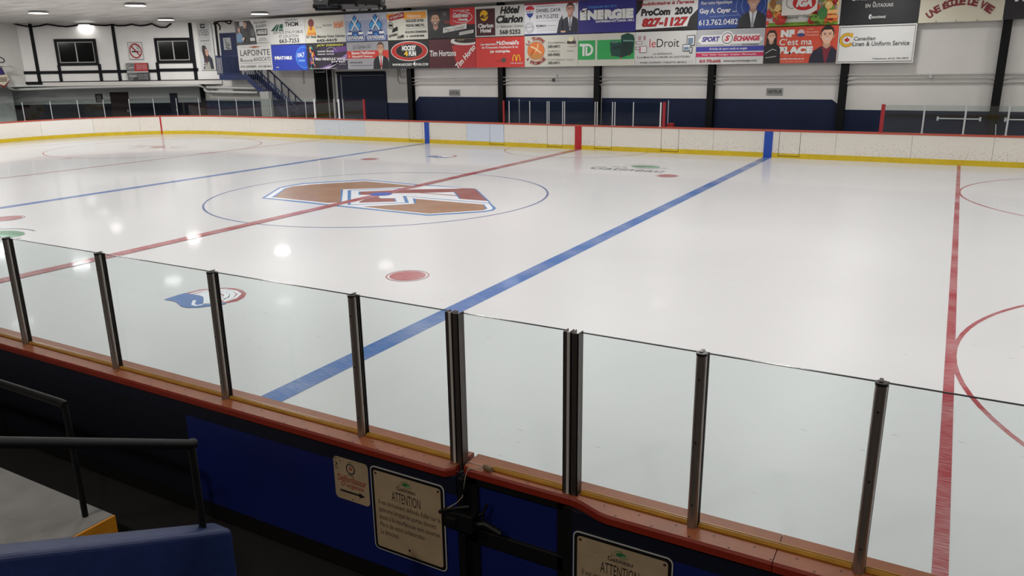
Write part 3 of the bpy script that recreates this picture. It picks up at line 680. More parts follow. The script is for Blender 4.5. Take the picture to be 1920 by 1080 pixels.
for bx, bz in ((10.352, .845), (10.352, .572)): m.tube([(bx, y - .005, bz), (bx, y - .007, bz)], .004, SCREW, 8)
sub(m, 'paint_chips', root)['kind'] = 'stuff'

# ================================================================ stands, foreground left
CONC = mat((132, 130, 128), .75, noise=(5, .12), bump=(40, .15)); ORG = mat((214, 138, 20), .6, noise=(6, .12)); PBL = mat((27, 44, 96), .5, noise=(5, .12), bump=(14, .25)); RAIL = mat((13, 13, 14), .55, spec=.3, noise=(20, .3)); DK = mat((16, 15, 16), .8)
st = empty('concrete_step', (7.5, -14.6, 0)); tag(st, 'grey concrete stand step with an orange edge, bottom left', 'step')
m = MB(); m.box((2, -17.5, 0), (8.905, -13.965, .45), CONC); bevel(sub(m, 'step', st), .008)
m = MB(); m.box((8.905, -16.2, .02), (8.922, -13.965, .445), ORG); lab(sub(m, 'edge_paint', st), 'orange painted riser')
# blue sloping parapet
t1_, t0_ = (10.262, -14.265, .895), (10.262, -17.4, 2.37)
par = empty('stair_parapet', (10.12, -14.3, 0)); tag(par, 'blue painted concrete parapet sloping along the stand stairs, bottom left corner', 'wall')
m = MB(); yA, yB = -14.16, -17.5; zA = .895 ; sl = .47
vs = []
for x in (10.185, 10.345):
    for yy in (yA, yB): vs += [(x, yy, 0), (x, yy, zA + sl * (yA - yy))]
m.add(vs, [(0, 1, 3, 2), (4, 6, 7, 5), (0, 4, 5, 1), (2, 3, 7, 6), (1, 5, 7, 3), (0, 2, 6, 4)], PBL); b_ = bevel(fixn(sub(m, 'parapet', par)), .03, 4)
# handrails
def rail(pts, base, label, r=.026):
    e = empty('handrail', base); tag(e, label, 'railing', 'black handrails of the stands')
    m = MB(); m.tube(pts, r, RAIL, 12); lab(sub(m, 'rail', e), 'black round rail')
    return e
zr = 1.44; yp = -14.285; xp = 10.262
e = rail([(xp, yp + .02, zr), (xp, yp - .02, zr + .012), (xp, -15.15, 1.846), (xp, -17.2, 2.81)], (xp, yp, .93), 'black stair handrail standing on the blue parapet')
m = MB(); m.tube([(xp, yp, .885), (xp, yp, zr)], .019, RAIL, 12); lab(sub(m, 'post', e), 'black upright'); 
m = MB(); m.tube([(xp, -16.4, 1.9), (xp, -16.4, 2.43)], .019, RAIL, 12); sub(m, 'post', e)
bx, by = 8.76, -14.07
e = rail([(3.0, by, 1.265), (bx - .03, by, 1.265), (bx + .005, by, 1.258)], (bx, by, .45), 'black horizontal handrail along the concrete step, left edge')
m = MB(); m.tube([(bx, by, .45), (bx, by, 1.265)], .019, RAIL, 12); sub(m, 'post', e)
m = MB(); m.tube([(6.4, by, .45), (6.4, by, 1.265)], .019, RAIL, 12); sub(m, 'post', e)
# ================================================================ room shell
WALL = mat((212, 209, 204), .7, noise=(.7, .06)); WBLUE = mat((20, 31, 60), .6, spec=.25, noise=(1.2, .12)); SLAB = mat((20, 19, 20), .8, noise=(1.5, .2)); BLKP = mat((8, 8, 9), .6, spec=.2)
DWHITE = mat((236, 234, 230), .6, noise=(1.3, .04)); LOWW = mat((222, 226, 223), .7, noise=(.8, .08)); DKBL = mat((26, 30, 44), .6, spec=.25, noise=(1.5, .15)); TRIMB = mat((12, 11, 18), .6, spec=.25)
XR, XL, YN, YF, YW = 33.0, -36.0, -21.0, 15.1, 16.2
XS = -10.2
m = MB(); m.box((XL - .2, YN, -.25), (XR, 21, -.03), SLAB); struct(m.build('floor'), 'dark concrete floor round the rink')
# ceiling: silvery sagging insulation
def ceil_mat():
    m = bpy.data.materials.new('silvery ceiling lining'); m.use_nodes = True; nt = m.node_tree; b = nt.nodes['Principled BSDF']; L = nt.links.new
    g = nt.nodes.new('ShaderNodeNewGeometry'); mp = nt.nodes.new('ShaderNodeMapping'); mp.inputs['Scale'].default_value = (.5, 2.2, 1); L(g.outputs['Position'], mp.inputs[0])
    n = nt.nodes.new('ShaderNodeTexNoise'); n.inputs['Scale'].default_value = 1.1; n.inputs['Detail'].default_value = 6; n.inputs['Distortion'].default_value = .6; L(mp.outputs[0], n.inputs['Vector'])
    r = nt.nodes.new('ShaderNodeValToRGB'); r.color_ramp.elements[0].position = .25; r.color_ramp.elements[0].color = rgb((176, 174, 169)); r.color_ramp.elements[1].position = .7; r.color_ramp.elements[1].color = rgb((226, 223, 218)); L(n.outputs[0], r.inputs[0])
    mp2 = nt.nodes.new('ShaderNodeMapping'); mp2.inputs['Scale'].default_value = (.25, 3.5, 1); mp2.inputs['Rotation'].default_value = (0, 0, .12); L(g.outputs['Position'], mp2.inputs[0])
    v = nt.nodes.new('ShaderNodeTexNoise'); v.inputs['Scale'].default_value = .8; v.inputs['Detail'].default_value = 2; L(mp2.outputs[0], v.inputs['Vector'])
    tr = nt.nodes.new('ShaderNodeMapRange'); tr.inputs[1].default_value = .27; tr.inputs[2].default_value = .30; tr.inputs[3].default_value = .35; tr.inputs[4].default_value = 1; L(v.outputs[0], tr.inputs[0])
    mx = nt.nodes.new('ShaderNodeMix'); mx.data_type = 'RGBA'; mx.blend_type = 'MULTIPLY'; mx.inputs[0].default_value = 1; L(r.outputs[0], mx.inputs[6]); L(tr.outputs[0], mx.inputs[7])
    L(mx.outputs[2], b.inputs['Base Color']); b.inputs['Roughness'].default_value = .45; b.inputs['Metallic'].default_value = .1
    bp = nt.nodes.new('ShaderNodeBump'); bp.inputs['Strength'].default_value = .5; bp.inputs['Distance'].default_value = .15; L(n.outputs[0], bp.inputs['Height']); L(bp.outputs[0], b.inputs['Normal'])
    return m
m = MB(); m.box((XL - .2, YN, CEIL), (XR, 21, CEIL + .2), ceil_mat()); struct(m.build('ceiling'), 'low silvery grey ceiling')
m = MB(); m.box((XS, YF, -.03), (XR, YF + .2, CEIL), WALL); wb = struct(m.build('wall_back'), 'pale grey wall behind the players benches')
m = MB(); m.box((-26.5, YW, -.03), (XS, YW + .2, CEIL), WALL); m.box((XS - .02, YF + .1, -.03), (XS, YW, CEIL), WALL); ww = struct(m.build('wall_back'), 'pale grey wall behind the stairs and doors')
m = MB(); m.box((XR - .2, YN, -.03), (XR, YF, CEIL), WALL); struct(m.build('wall_right'))
m = MB(); m.box((XL - .2, YN, -.03), (XR, YN + .2, CEIL), DKBL); struct(m.build('wall_front'))
# blue paint on the long wall
def wz(u, v, y): p = at(u, v, y=y); return p.x, p.z
def wall_poly(pts, y, mt, name, parent, d=.012, label=None):
    m = MB(); m.hexa([(x, y, z) for x, z in pts], (0, -d, 0), mt); o = fixn(sub(m, name, parent))
    if label: o['label'] = label
    return o
zlow = wz(745, 194.8, YF)[1]; zmid = wz(1117, 183.5, YF)[1]
xa = wz(776, 196, YF); xb_ = wz(786, 182, YF); xc = wz(1560.5, 183, YF); xd = wz(1573, 197, YF)
wall_poly([(XS, 0), (XR - .2, 0), (XR - .2, zlow), (xd[0], zlow), (xd[0], xd[1]), (xc[0], zmid), (xb_[0], zmid), (xa[0], xa[1]), (xa[0], zlow), (XS, zlow)], YF, WBLUE, 'blue_paint', wb, label='navy blue lower part of the wall')
wall_poly([(-26.5, 0), (XS, 0), (XS, zlow), (-26.5, zlow)], YW, WBLUE, 'blue_paint', ww)
# diagonal upper wall with windows
PA = Vector((-34.3, 10.3, 0)); PB = Vector((-24.6, 16.2, 0)); dv = (PB - PA).normalized(); nv = Vector((dv.y, -dv.x, 0))
def dg(u, v, off=0.):
    p = at_pl(u, v, PA + nv * off, nv); return p
def dsz(u, v, off=0.):
    p = dg(u, v, off); return (p - PA).dot(dv), p.z
LEN = (PB - PA).length
def dquad(m, sz, off, d, mt):
    """prism standing off the diagonal wall: sz = [(s, z)], face at off + d"""
    m.hexa([PA + dv * s + nv * off + Vector((0, 0, z)) for s, z in sz], nv * d, mt)
ZB = dsz(226, 156)[1]
dw = MB(); dquad(dw, [(-.0, ZB), (LEN, ZB), (LEN, CEIL), (0, CEIL)], -.2, .2, DWHITE); dwo = fixn(dw.build('wall_left')); struct(dwo, 'white upper wall with black strips across the far left corner')
m = MB(); m.box((XL, YN, ZB), (PA.x, PA.y + .1, CEIL), WALL); struct(m.build('wall_left'), 'grey end wall at the left edge')
PLo = -1.8      # recess of the lower wall
zt = dsz(190, 194.5, PLo)[1]
m = MB(); dquad(m, [(-6, -.03), (LEN + 2.2, -.03), (LEN + 2.2, CEIL), (-6, CEIL)], PLo - .2, .2, LOWW); lw = fixn(m.build('wall_left')); struct(lw, 'grey lower wall recessed under the overhang')
m = MB(); dquad(m, [(-6, 0), (LEN + 1.7, 0), (LEN + 1.7, zt), (-6, zt)], PLo, .012, DKBL); lab(fixn(sub(m, 'dark_paint', lw)), 'dark painted lower half')
m = MB(); m.box((XL - .2, YN, -.03), (XL, PA.y, CEIL), LOWW); struct(m.build('wall_left'), 'end wall beyond the far boards')
m = MB(); dquad(m, [(-1.2, ZB - .12), (LEN, ZB - .12), (LEN, ZB), (-1.2, ZB)], PLo, -PLo, LOWW); lab(fixn(sub(m, 'soffit', dwo)), 'underside of the overhang')
m = MB(); m.hexa([(XL, YN, ZB - .12), (PA.x + .05, YN, ZB - .12), (PA.x + .05, PA.y + .2, ZB - .12), (XL, PA.y + .2, ZB - .12)], (0, 0, .12), LOWW); fixn(sub(m, 'soffit', dwo))
# black strips
def bar(name, p0, p1, wd, label=None, off=0.0, d=.05, mt=TRIMB, par=None):
    wd *= 1.3
    s0, z0 = dsz(*p0); s1, z1 = dsz(*p1); m = MB()
    if abs(s1 - s0) < abs(z1 - z0): q = [(s0 - wd / 2, z0), (s0 + wd / 2, z0), (s1 + wd / 2, z1), (s1 - wd / 2, z1)]; s_ = (s0 + s1) / 2; q = [(s_ - wd / 2, z0), (s_ + wd / 2, z0), (s_ + wd / 2, z1), (s_ - wd / 2, z1)]
    else: z_ = (z0 + z1) / 2; q = [(s0, z_ - wd / 2), (s1, z_ - wd / 2), (s1, z_ + wd / 2), (s0, z_ + wd / 2)]
    dquad(m, q, off, d, mt); o = fixn(sub(m, name, par or dwo))
    if label: o['label'] = label
    return o
for (u0, v0), (u1, v1), wd in (((20, 43), (38, 157), .17), ((57.5, 45), (74.5, 156), .14), ((111.5, 122), (115, 155), .13), ((187, 120), (190.5, 153), .13), ((212, 45), (225.5, 156), .13), ((296, 117), (298, 151), .13), ((357, 43), (367.5, 151), .15), ((402.5, 41), (412, 108), .1)):
    bar('trim_strip', (u0, v0), (u1, v1), wd)
bar('trim_strip', (15, 137), (112, 135.5), .13); bar('trim_strip', (112, 135.8), (297, 132.5), .13); bar('trim_strip', (297, 132), (372, 130), .13)
bar('trim_strip', (0.5, 158), (412, 150), .13)
m = MB(); s1, z1 = dsz(72, 157); s2, z2 = dsz(409, 153.5); dquad(m, [(s1 + .3, ZB - .12), (LEN + .0, ZB - .12), (LEN + .0, ZB + .10), (s1 + .3, ZB + .10)], .0, .10, mat((214, 211, 205), .5)); lab(fixn(sub(m, 'ledge', dwo)), 'white ledge under the strips')
# windows
WG = mat((22, 22, 21), .08, spec=.8); WF = mat((176, 174, 170), .4)
def window(n, cs, label):
    """cs: outer tl, tr, br, bl in photo px"""
    s0 = (dsz(*cs[0])[0] + dsz(*cs[3])[0]) / 2; s1 = (dsz(*cs[1])[0] + dsz(*cs[2])[0]) / 2; z1 = (dsz(*cs[0])[1] + dsz(*cs[1])[1]) / 2; z0 = (dsz(*cs[2])[1] + dsz(*cs[3])[1]) / 2
    c = PA + dv * (s0 + s1) / 2 + Vector((0, 0, z0)); m = MB(); t = .16
    def fr(m, a, b, c_, d_, t, off, d, mt):
        dquad(m, [(a, c_), (b, c_), (b, c_ + t), (a, c_ + t)], off, d, mt); dquad(m, [(a, d_ - t), (b, d_ - t), (b, d_), (a, d_)], off, d, mt)
        dquad(m, [(a, c_ + t), (a + t, c_ + t), (a + t, d_ - t), (a, d_ - t)], off, d, mt); dquad(m, [(b - t, c_ + t), (b, c_ + t), (b, d_ - t), (b - t, d_ - t)], off, d, mt)
    fr(m, s0, s1, z0, z1, t, 0, .07, TRIMB); o = fixn(m.build('window_%d' % n)); struct(o, label)
    m = MB(); fr(m, s0 + t, s1 - t, z0 + t, z1 - t, .045, 0, .05, WF); sm = (s0 + s1) / 2 - .03; dquad(m, [(sm, z0 + t), (sm + .06, z0 + t), (sm + .06, z1 - t), (sm, z1 - t)], 0, .055, WF); lab(fixn(sub(m, 'window_frame', o)), 'thin pale metal frame with centre bar')
    m = MB(); dquad(m, [(s0 + t, z0 + t), (s1 - t, z0 + t), (s1 - t, z1 - t), (s0 + t, z1 - t)], .004, .02, WG); lab(fixn(sub(m, 'pane', o)), 'dark glass')
window(1, ((100, 73), (179.5, 73), (186, 122), (110.5, 124)), 'left black framed sliding window in the upper corner wall')
window(2, ((288, 71), (357.5, 71), (362, 117), (296, 120)), 'right black framed sliding window in the upper corner wall')
# pipes and duct
PIPE = mat((176, 176, 172), .5)
def dp(u, v, off=.25): return dg(u, v, off)
q = lambda *uv, off=.28: [dp(u, v, off) for u, v in uv]
m = MB(); m.tube([at(u, v, x=-33.9) for u, v in ((1, 152), (10, 156), (15, 164))] + q((26, 168.5), (60, 167.5), (130, 165), (250, 162.5), (372, 160.5)) + [at(u, v, y=15.75) for u, v in ((381, 163), (385, 170), (391, 172.5), (484, 174))], .075, PIPE, 12); o = m.build('drain_pipe', None, q((130, 165))[0]); tag(o, 'long pale grey pipe running under the ledge of the overhang', 'pipe')
m = MB(); m.tube([at(388, 164, y=15.75), at(484, 166, y=15.75)], .075, PIPE, 12); tag(m.build('drain_pipe', None, q((430, 165))[0]), 'short pale grey pipe above the bend under the landing', 'pipe')
m = MB(); 
pl_, pr_ = at(490.5, 200, y=14.9), at(506.5, 200, y=14.9)
m.box((pl_.x, 14.85, -.03), (pr_.x + .0, 15.15, at(498, 172, y=14.9).z), mat((160, 160, 156), .6)); tag(bevel(m.build('duct', None, ((pl_.x + pr_.x) / 2, 15, -.03)), .03), 'pale grey upright duct at the foot of the stairs', 'duct')
# things on the dark lower wall
def low(u0, v0, u1, v1, d, mt, m): 
    s0, z0 = dsz(u0, v1, PLo); s1, z1 = dsz(u1, v0, PLo); dquad(m, [(s0, z0), (s1, z0), (s1, z1), (s0, z1)], PLo + .012, d, mt); return PA + dv * (s0 + s1) / 2 + nv * PLo + Vector((0, 0, z0))
BRN = mat((52, 36, 32), .6)
def ldoor(n, u0, v0, u1, mt, label):
    m = MB(); s0 = dsz(u0, v0, PLo)[0]; s1, z1 = dsz(u1, v0, PLo); dquad(m, [(s0, 0), (s1, 0), (s1, z1), (s0, z1)], PLo + .012, .06, mt); o = fixn(m.build('door_%d' % n)); struct(o, label)
    m = MB(); dquad(m, [(s1 - .15, 1.0), (s1 - .08, 1.0), (s1 - .08, 1.12), (s1 - .15, 1.12)], PLo + .07, .04, SIL); sub(m, 'door_handle', o)
ldoor(1, 206, 172.5, 240, BRN, 'dark brown door under the overhang'); ldoor(2, 318, 174.5, 332, mat((24, 30, 52), .5), 'narrow dark blue door under the overhang')
m = MB(); c = low(181, 176, 191.5, 192, .03, BLKP, m); low(182.5, 178, 190, 190.5, .035, mat((120, 122, 122), .5), m); tag(fixn(m.build('framed_notice', None, c)), 'small black framed notice left of the brown door', 'frame')
m = MB(); c = low(5.5, 189.5, 12, 196, .05, mat((90, 92, 92), .5), m); low(6.5, 191, 11, 195, .06, mat((150, 150, 146), .5), m); tag(fixn(m.build('switch_box', None, c)), 'small grey electric box at the far left edge', 'box')
# posts under the landing (dark)
m = MB(); s0, z0 = dsz(379, 190, .1)
p = dg(379, 170, -.75); m.box((p.x - .1, p.y - .1, -.03), (p.x + .1, p.y + .1, ZB - .12), BLKP); tag(m.build('column', None, (p.x, p.y, -.03)), 'short black column under the overhang, left of the duct', 'column')

# landing, stairs, upper door
NB = mat((30, 44, 84), .45); YR = 15.35
l0 = at(405, 108, y=YR); l1 = at(478, 137, y=YR); zf = at(440, 150, y=YR).z; zr0 = at(412, 139.5, y=YR).z; zr1 = at(415, 105, y=YR).z
xtop = -22.3
land = empty('landing', (xtop - .8, YR + .4, zf)); tag(land, 'dark blue steel landing in front of the upper door, behind the posters', 'landing')
m = MB(); m.box((l0.x + .1, YR, zf), (-21.6, YW, zr0 - .02), NB); lab(sub(m, 'deck', land), 'blue deck with fascia')
def balus(x0, z0, x1, z1, hgt, n, root, yy=YR, name='railing'):
    m = MB(); m.tube([(x0, yy, z0 + hgt), (x1, yy, z1 + hgt)], .035, NB, 8); m.tube([(x0, yy, z0 + .05), (x1, yy, z1 + .05)], .03, NB, 8)
    for i in range(n + 1):
        t = i / n; x = x0 + (x1 - x0) * t; z = z0 + (z1 - z0) * t; m.box((x - .018, yy - .018, z), (x + .018, yy + .018, z + hgt), NB)
    o = sub(m, name, root); return o
lab(balus(l0.x, zr0 - .02, -21.95, zr0 - .02, zr1 - zr0, 17, land), 'blue balustrade')
m = MB()
for yy in (YR + .3, YR + .6): m.tube([(l0.x, yy, zr0), (l0.x, yy, zr1)], .022, NB, 8)
m.tube([(l0.x, YR, zr1), (l0.x, YW, zr1)], .035, NB, 8); lab(sub(m, 'railing', land), 'side balustrade')
stair = empty('staircase', (-19.5, YR + .4, 0)); tag(stair, 'dark blue steel staircase descending to the right behind the far boards', 'staircase')
rt = at(487, 135, y=YR); rb = at(545, 190.5, y=YR); slope = (rb.z - rt.z) / (rb.x - rt.x)
rz = lambda x: rt.z + slope * (x - rt.x)
xA = rt.x + (zr1 - rt.z) / slope; xB = rb.x + .55; H_ = .95
m = MB()
for yy in (YR - .02, YR + .78): m.hexa([(xA, yy, rz(xA) - H_ - .28), (xB, yy, rz(xB) - H_ - .28), (xB, yy, rz(xB) - H_ + .02), (xA, yy, rz(xA) - H_ + .02)], (0, .05, 0), NB)
fixn(lab(sub(m, 'stringer', stair), 'blue stringers'))
n = 15
for yy in (YR,): lab(balus(xA, rz(xA) - H_, xB, rz(xB) - H_, H_, 25, stair, yy), 'front balustrade')
lab(balus(xA, rz(xA) - H_, xB, rz(xB) - H_, H_, 8, stair, YR + .8), 'rear balustrade')
for i in range(n):
    x = xA + (xB - xA) * (i + .5) / n; z = rz(x) - H_ - .06; m = MB(); m.box((x - .14, YR + .03, z - .03), (x + .14, YR + .78, z), NB); sub(m, 'tread', stair)
dl = at(411.5, 62.5, y=YW - .02); dr = at(441, 62, y=YW - .02)
m = MB(); m.box((dl.x, YW - .05, zf), (dr.x + .1, YW, dl.z), mat((28, 38, 74), .45)); d3 = struct(m.build('door_3'), 'dark blue upper door behind the landing')
m = MB(); m.box((dr.x - .0, YW - .08, zf + 1), (dr.x + .04, YW - .05, zf + 1.12), SIL); sub(m, 'door_handle', d3)
a_ = at(418, 71, y=YW - .06); b2 = at(434.5, 93, y=YW - .06)
plq = empty('door_placard', (a_.x, YW - .051, b2.z)); tag(plq, 'grey placard with a skate drawing on the upper blue door', 'sign')
m = MB(); m.box((a_.x, YW - .065, b2.z), (b2.x, YW - .051, a_.z), mat((170, 172, 172), .5)); sub(m, 'panel', plq)
w_, h_ = b2.x - a_.x, a_.z - b2.z; m = MB()
def L3(f, g): return (a_.x + w_ * f, YW - .067, b2.z + h_ * g)
m.tube([L3(.3, .92), L3(.35, .6), L3(.6, .55), L3(.8, .45), L3(.75, .38), L3(.3, .42), L3(.3, .6)], .018, INK, 5); m.tube([L3(.25, .33), L3(.8, .3)], .015, INK, 5)
m.tube([L3(.2, .2), L3(.7, .18)], .02, INK, 5); m.tube([L3(.4, .08), L3(.85, .07)], .02, INK, 5); lab(sub(m, 'drawing', plq), 'dark skate outline')
# doors in the wall right of the stairs
FRW = mat((150, 150, 150), .5)
def wdoor(n, u0, u1, v, mt, label, fr=.07):
    a = at(u0, v, y=YW - .04); b = at(u1, v, y=YW - .04); m = MB()
    m.box((a.x, YW - .06, 0), (b.x, YW - .0, (a.z + b.z) / 2), mt); o = m.build('door_%d' % n); struct(o, label)
    return o, a, b
o, a, b = wdoor(4, 588, 621, 128, mat((7, 7, 10), .7, spec=.15), 'tall black doorway left of the blue double door')
m = MB(); z = at(600, 134, y=YW - .07).z; t = .04; zt4 = z
for (x0, x1, z0, z1) in ((a.x + .12, b.x - .45, z - .06, z), (a.x + .12, a.x + .16, z, z + .5), (b.x - .49, b.x - .45, z, z + .5)): m.box((x0, YW - .075, z0), (x1, YW - .055, z1), FRW)
xx = at(616, 180, y=YW - .07).x; m.box((xx - .04, YW - .075, 0), (xx + .03, YW - .055, z + .3), FRW); lab(sub(m, 'door_frame', o), 'thin grey frame')
o, a, b = wdoor(5, 631.5, 722.5, 136.5, mat((18, 27, 50), .6, spec=.25, noise=(1, .15)), 'wide dark blue double door')
m = MB(); zz = (a.z + b.z) / 2; m.box((a.x - .05, YW - .075, zz - .03), (b.x, YW - .055, zz + .06), BLKP); m.box((a.x + .3, YW - .08, zz - .16), (b.x - .1, YW - .055, zz - .12), mat((80, 86, 92), .5)); m.box((a.x + .26, YW - .08, 0), (a.x + .31, YW - .055, zz - .12), FRW)
xm = (a.x + b.x) / 2 + .2; lab(sub(m, 'door_frame', o), 'thin grey door frame')
m = MB(); x0 = at(627.5, 180, y=YW - .05).x; m.box((x0 - .03, YW - .12, 0), (x0 + .06, YW, zz + .15), FRW); struct(m.build('trim_1'), 'grey upright between the two doors')
m = MB(); x0 = at(621, 170, y=YW - .05).x; m.box((x0 - .02, YW - .1, 0), (x0 + .2, YW, zz + .6), BLKP); struct(m.build('trim_2'), 'black upright beside the doorway')
# small crack pipes on that wall
m = MB(); m.tube([(at(567, 133, y=YW - .06).x, YW - .06, 3.6), (at(568, 150, y=YW - .06).x, YW - .06, at(568, 158, y=YW - .06).z)], .03, WALL, 8); tag(m.build('conduit', None, (at(567, 133, y=YW - .06).x, YW - .06, 3.6)), 'short pale conduit hanging on the wall right of the stairs', 'pipe')

# columns of the long wall
COLX = [(-9.9, 'behind the oval hockey-shop poster'), (-4.77, 'below the red poster with golden arches'), (-.03, 'behind the red centre stripe'), (4.86, 'right of the penalty box'), (9.75, 'right of the VISITEUR sign'), (14.62, 'at the far right, nearly whole'), (19.5, 'beyond the right edge')]
for x, l in COLX:
    m = MB(); m.box((x - .13, 14.82, -.03), (x + .13, 14.845, CEIL), BLKP); m.box((x - .13, 15.075, -.03), (x + .13, 15.1, CEIL), BLKP); m.box((x - .02, 14.845, -.03), (x + .02, 15.075, CEIL), BLKP)
    tag(m.build('steel_column', None, (x, 14.96, -.03)), 'black steel column ' + l, 'column', 'columns of the long wall')
CND = mat((178, 175, 171), .5)
for i, (v, l) in enumerate(((146, 'upper'), (151.3, 'middle'), (157, 'lower'))):
    z = at(850, v, y=15.04).z; m = MB()
    pts = []
    X = [-9.77] if i else [-10.1]
    pts = [(-10.16, 15.045, CEIL if 0 else z + .02)]
    x = -10.0; pts = [(-10.15 - .1 * 0, 15.06, z)]
    for cx, _ in COLX:
        pts += [(cx - .35, 15.045, z), (cx - .14, 15.055, z - (.04 if i else .0)), (cx + .14, 15.055, z - (.04 if i else .0)), (cx + .5, 15.045, z + (.02 if i == 1 else 0))]
    pts = sorted(pts, key=lambda p: p[0])
    m.tube(pts, .022, CND, 8); tag(m.build('conduit', None, (0, 15.05, z)), l + ' of the three thin conduits along the long grey wall', 'pipe', 'conduits on the long wall')
for i, u in enumerate((745.5, 749.5)):
    p = at(u, 150, y=YW - .05); z = at(u, 146 + 10 * (1 - i), y=YW - .05).z; m = MB(); m.tube([(p.x, YW - .04, 4), (p.x, YW - .04, z + .1), (p.x + .1, YW - .04, z), (XS + .0 - .3, YW - .04, z)], .025, CND, 8)
    tag(m.build('conduit', None, (p.x, YW - .04, 4)), ('outer' if i == 0 else 'inner') + ' bent conduit on the wall left of the first black column', 'pipe')
p = at(1038, 150, y=15.05); m = MB(); m.tube([(p.x, 15.1, p.z), (p.x, 15.0, p.z)], .07, mat((60, 60, 62), .5), 12); tag(m.build('horn', None, (p.x, 15.1, p.z)), 'small dark round device on the wall between two columns', 'device')
p = at(1042.5, 143.3, y=15.05); m = MB(); m.box((p.x - .06, 15.0, p.z - .06), (p.x + .06, 15.1, p.z + .06), CND); tag(m.build('junction_box', None, (p.x, 15.1, p.z)), 'small pale box above the dark round device', 'box')
p = at(1745, 143.5, y=15.05); m = MB(); m.tube([(p.x, 15.1, p.z), (p.x, 14.97, p.z)], .06, CND, 12); tag(m.build('junction_box', None, (p.x, 15.1, p.z)), 'small round pale box on the conduits right of the last full poster', 'box')
p = at(1128, 165, y=15.06); m = MB(); m.tube([(p.x - .05, 15.06, at(1128, 157, y=15.06).z), (p.x - .02, 15.06, p.z + .1), (p.x, 15.06, p.z), (p.x, 15.06, .9)], .018, CND, 8); tag(m.build('conduit', None, (p.x, 15.1, p.z)), 'thin upright conduit right of the centre column', 'pipe')
# LOCAL / VISITEUR
PG = mat((138, 138, 136), .5); INKS = mat((20, 20, 22), .6)
for s, (u0, v0, u1, v1), l in (('LOCAL', (842, 168, 862.5, 180), 'small grey LOCAL nameplate on the wall'), ('VISITEUR', (1437.5, 165, 1467, 179), 'small grey VISITEUR nameplate on the wall')):
    a = at(u0, v0, y=15.08); b = at(u1, v1, y=15.08); e = empty('nameplate', (a.x, 15.1, b.z)); tag(e, l, 'sign')
    m = MB(); m.box((a.x, 15.08, b.z), (b.x, 15.1, a.z), PG); sub(m, 'plate', e)
    m = MB(); h = a.z - b.z; vs, fs, _ = glyphs(s, .02); m.add([(a.x + .03 + v[0] * (b.x - a.x - .06), 15.078, b.z + h * .25 + v[1] * h * .5) for v in vs], fs, INKS); lab(sub(m, 'lettering', e), 'black capitals')
# rails behind the far right glass
WPIPE = mat((226, 228, 230), .4)
for (u0, u1, v, l) in ((1758, 1838, 222.5, 'white horizontal bar on the wall behind the far right glass'), (1885, 1960, 224.5, 'white horizontal bar cut by the right edge of the photo')):
    a = at(u0, v, y=14.9); b = at(u1, v, y=14.9); m = MB(); m.tube([(a.x, 14.95, a.z), (b.x, 14.95, a.z)], .025, WPIPE, 8)
    for x in (a.x, b.x): m.tube([(x, 15.09, a.z), (x, 14.95, a.z)], .02, WPIPE, 8); m.box((x - .03, 14.92, a.z - .07), (x + .03, 14.98, a.z + .07), WPIPE)
    tag(m.build('grab_bar', None, (a.x, 15.09, a.z)), l, 'bar')
a = at(1867.5, 233.5, y=13.6); b = at(1870, 251, y=13.45); m = MB(); m.tube([(a.x, 13.7, a.z), (b.x + .05, 13.45, -.03)], .015, WPIPE, 6); tag(m.build('stick', None, (b.x, 13.45, -.03)), 'thin pale stick leaning behind the far right boards', 'stick')
p = at(1257, 234, y=13.35); m = MB(); m.box((p.x - .13, 13.3, -.03), (p.x + .13, 13.5, at(1257, 231, y=13.35).z), mat((150, 30, 32), .5)); tag(bevel(m.build('bin', None, (p.x, 13.4, -.03)), .02), 'small red box peeking over the boards right of the penalty box', 'box')
# benches of the players and penalty boxes
BN = mat((30, 44, 92), .5)
for x0, x1, l in ((-9.0, -5.2, 'dark blue home players bench behind the boards'), (5.4, 9.2, 'dark blue visitor players bench behind the boards'), (-3.8, -.6, 'dark blue bench in the left penalty box'), (.9, 3.3, 'dark blue bench in the right penalty box')):
    b0 = empty('bench', ((x0 + x1) / 2, 14.3, -.03)); tag(b0, l, 'bench', 'benches behind the far boards')
    m = MB(); m.box((x0, 14.1, .42), (x1, 14.5, .47), BN); sub(m, 'seat', b0)
    for x in (x0 + .3, x1 - .3): m = MB(); m.box((x - .03, 14.13, -.03), (x + .03, 14.47, .42), BLKP); sub(m, 'leg', b0)

# scalloped cable, corner cables, banner, wall signs
pts = [(0, 41), (12, 42.5), (25, 43), (38, 46.5), (50, 48.5), (62, 49), (75, 47.5), (88, 44.5), (97, 46), (110, 48), (125, 49), (138, 47.5), (150, 45), (165, 44.5), (180, 46), (197, 47), (210, 45.5), (222, 47.5), (235, 47), (248, 44.5), (255, 46.5), (265, 47.5), (275, 46), (285, 43.5), (292, 47.5), (302, 50.5), (312, 50), (321, 43)]
m = MB(); m.tube([dg(u, v + 1, .12) for u, v in pts], .045, BLKP, 6); tag(m.build('cable', None, dg(75, 48, .12)), 'black cable hanging in scallops along the top of the corner wall', 'cable')
m = MB()
for pp in (((400, 44), (405, 41), (413, 38.5), (421, 39), (429, 38), (434, 38.5)), ((405, 41), (410, 45), (413, 50), (412, 55)), ((421, 39), (428, 43), (431, 44), (434, 39))): m.tube([at(u, v + 1, y=15.9) for u, v in pp], .04, BLKP, 6)
tag(m.build('cable', None, at(405, 41, y=15.9)), 'tangle of dark cables under the ceiling above the upper blue door', 'cable')
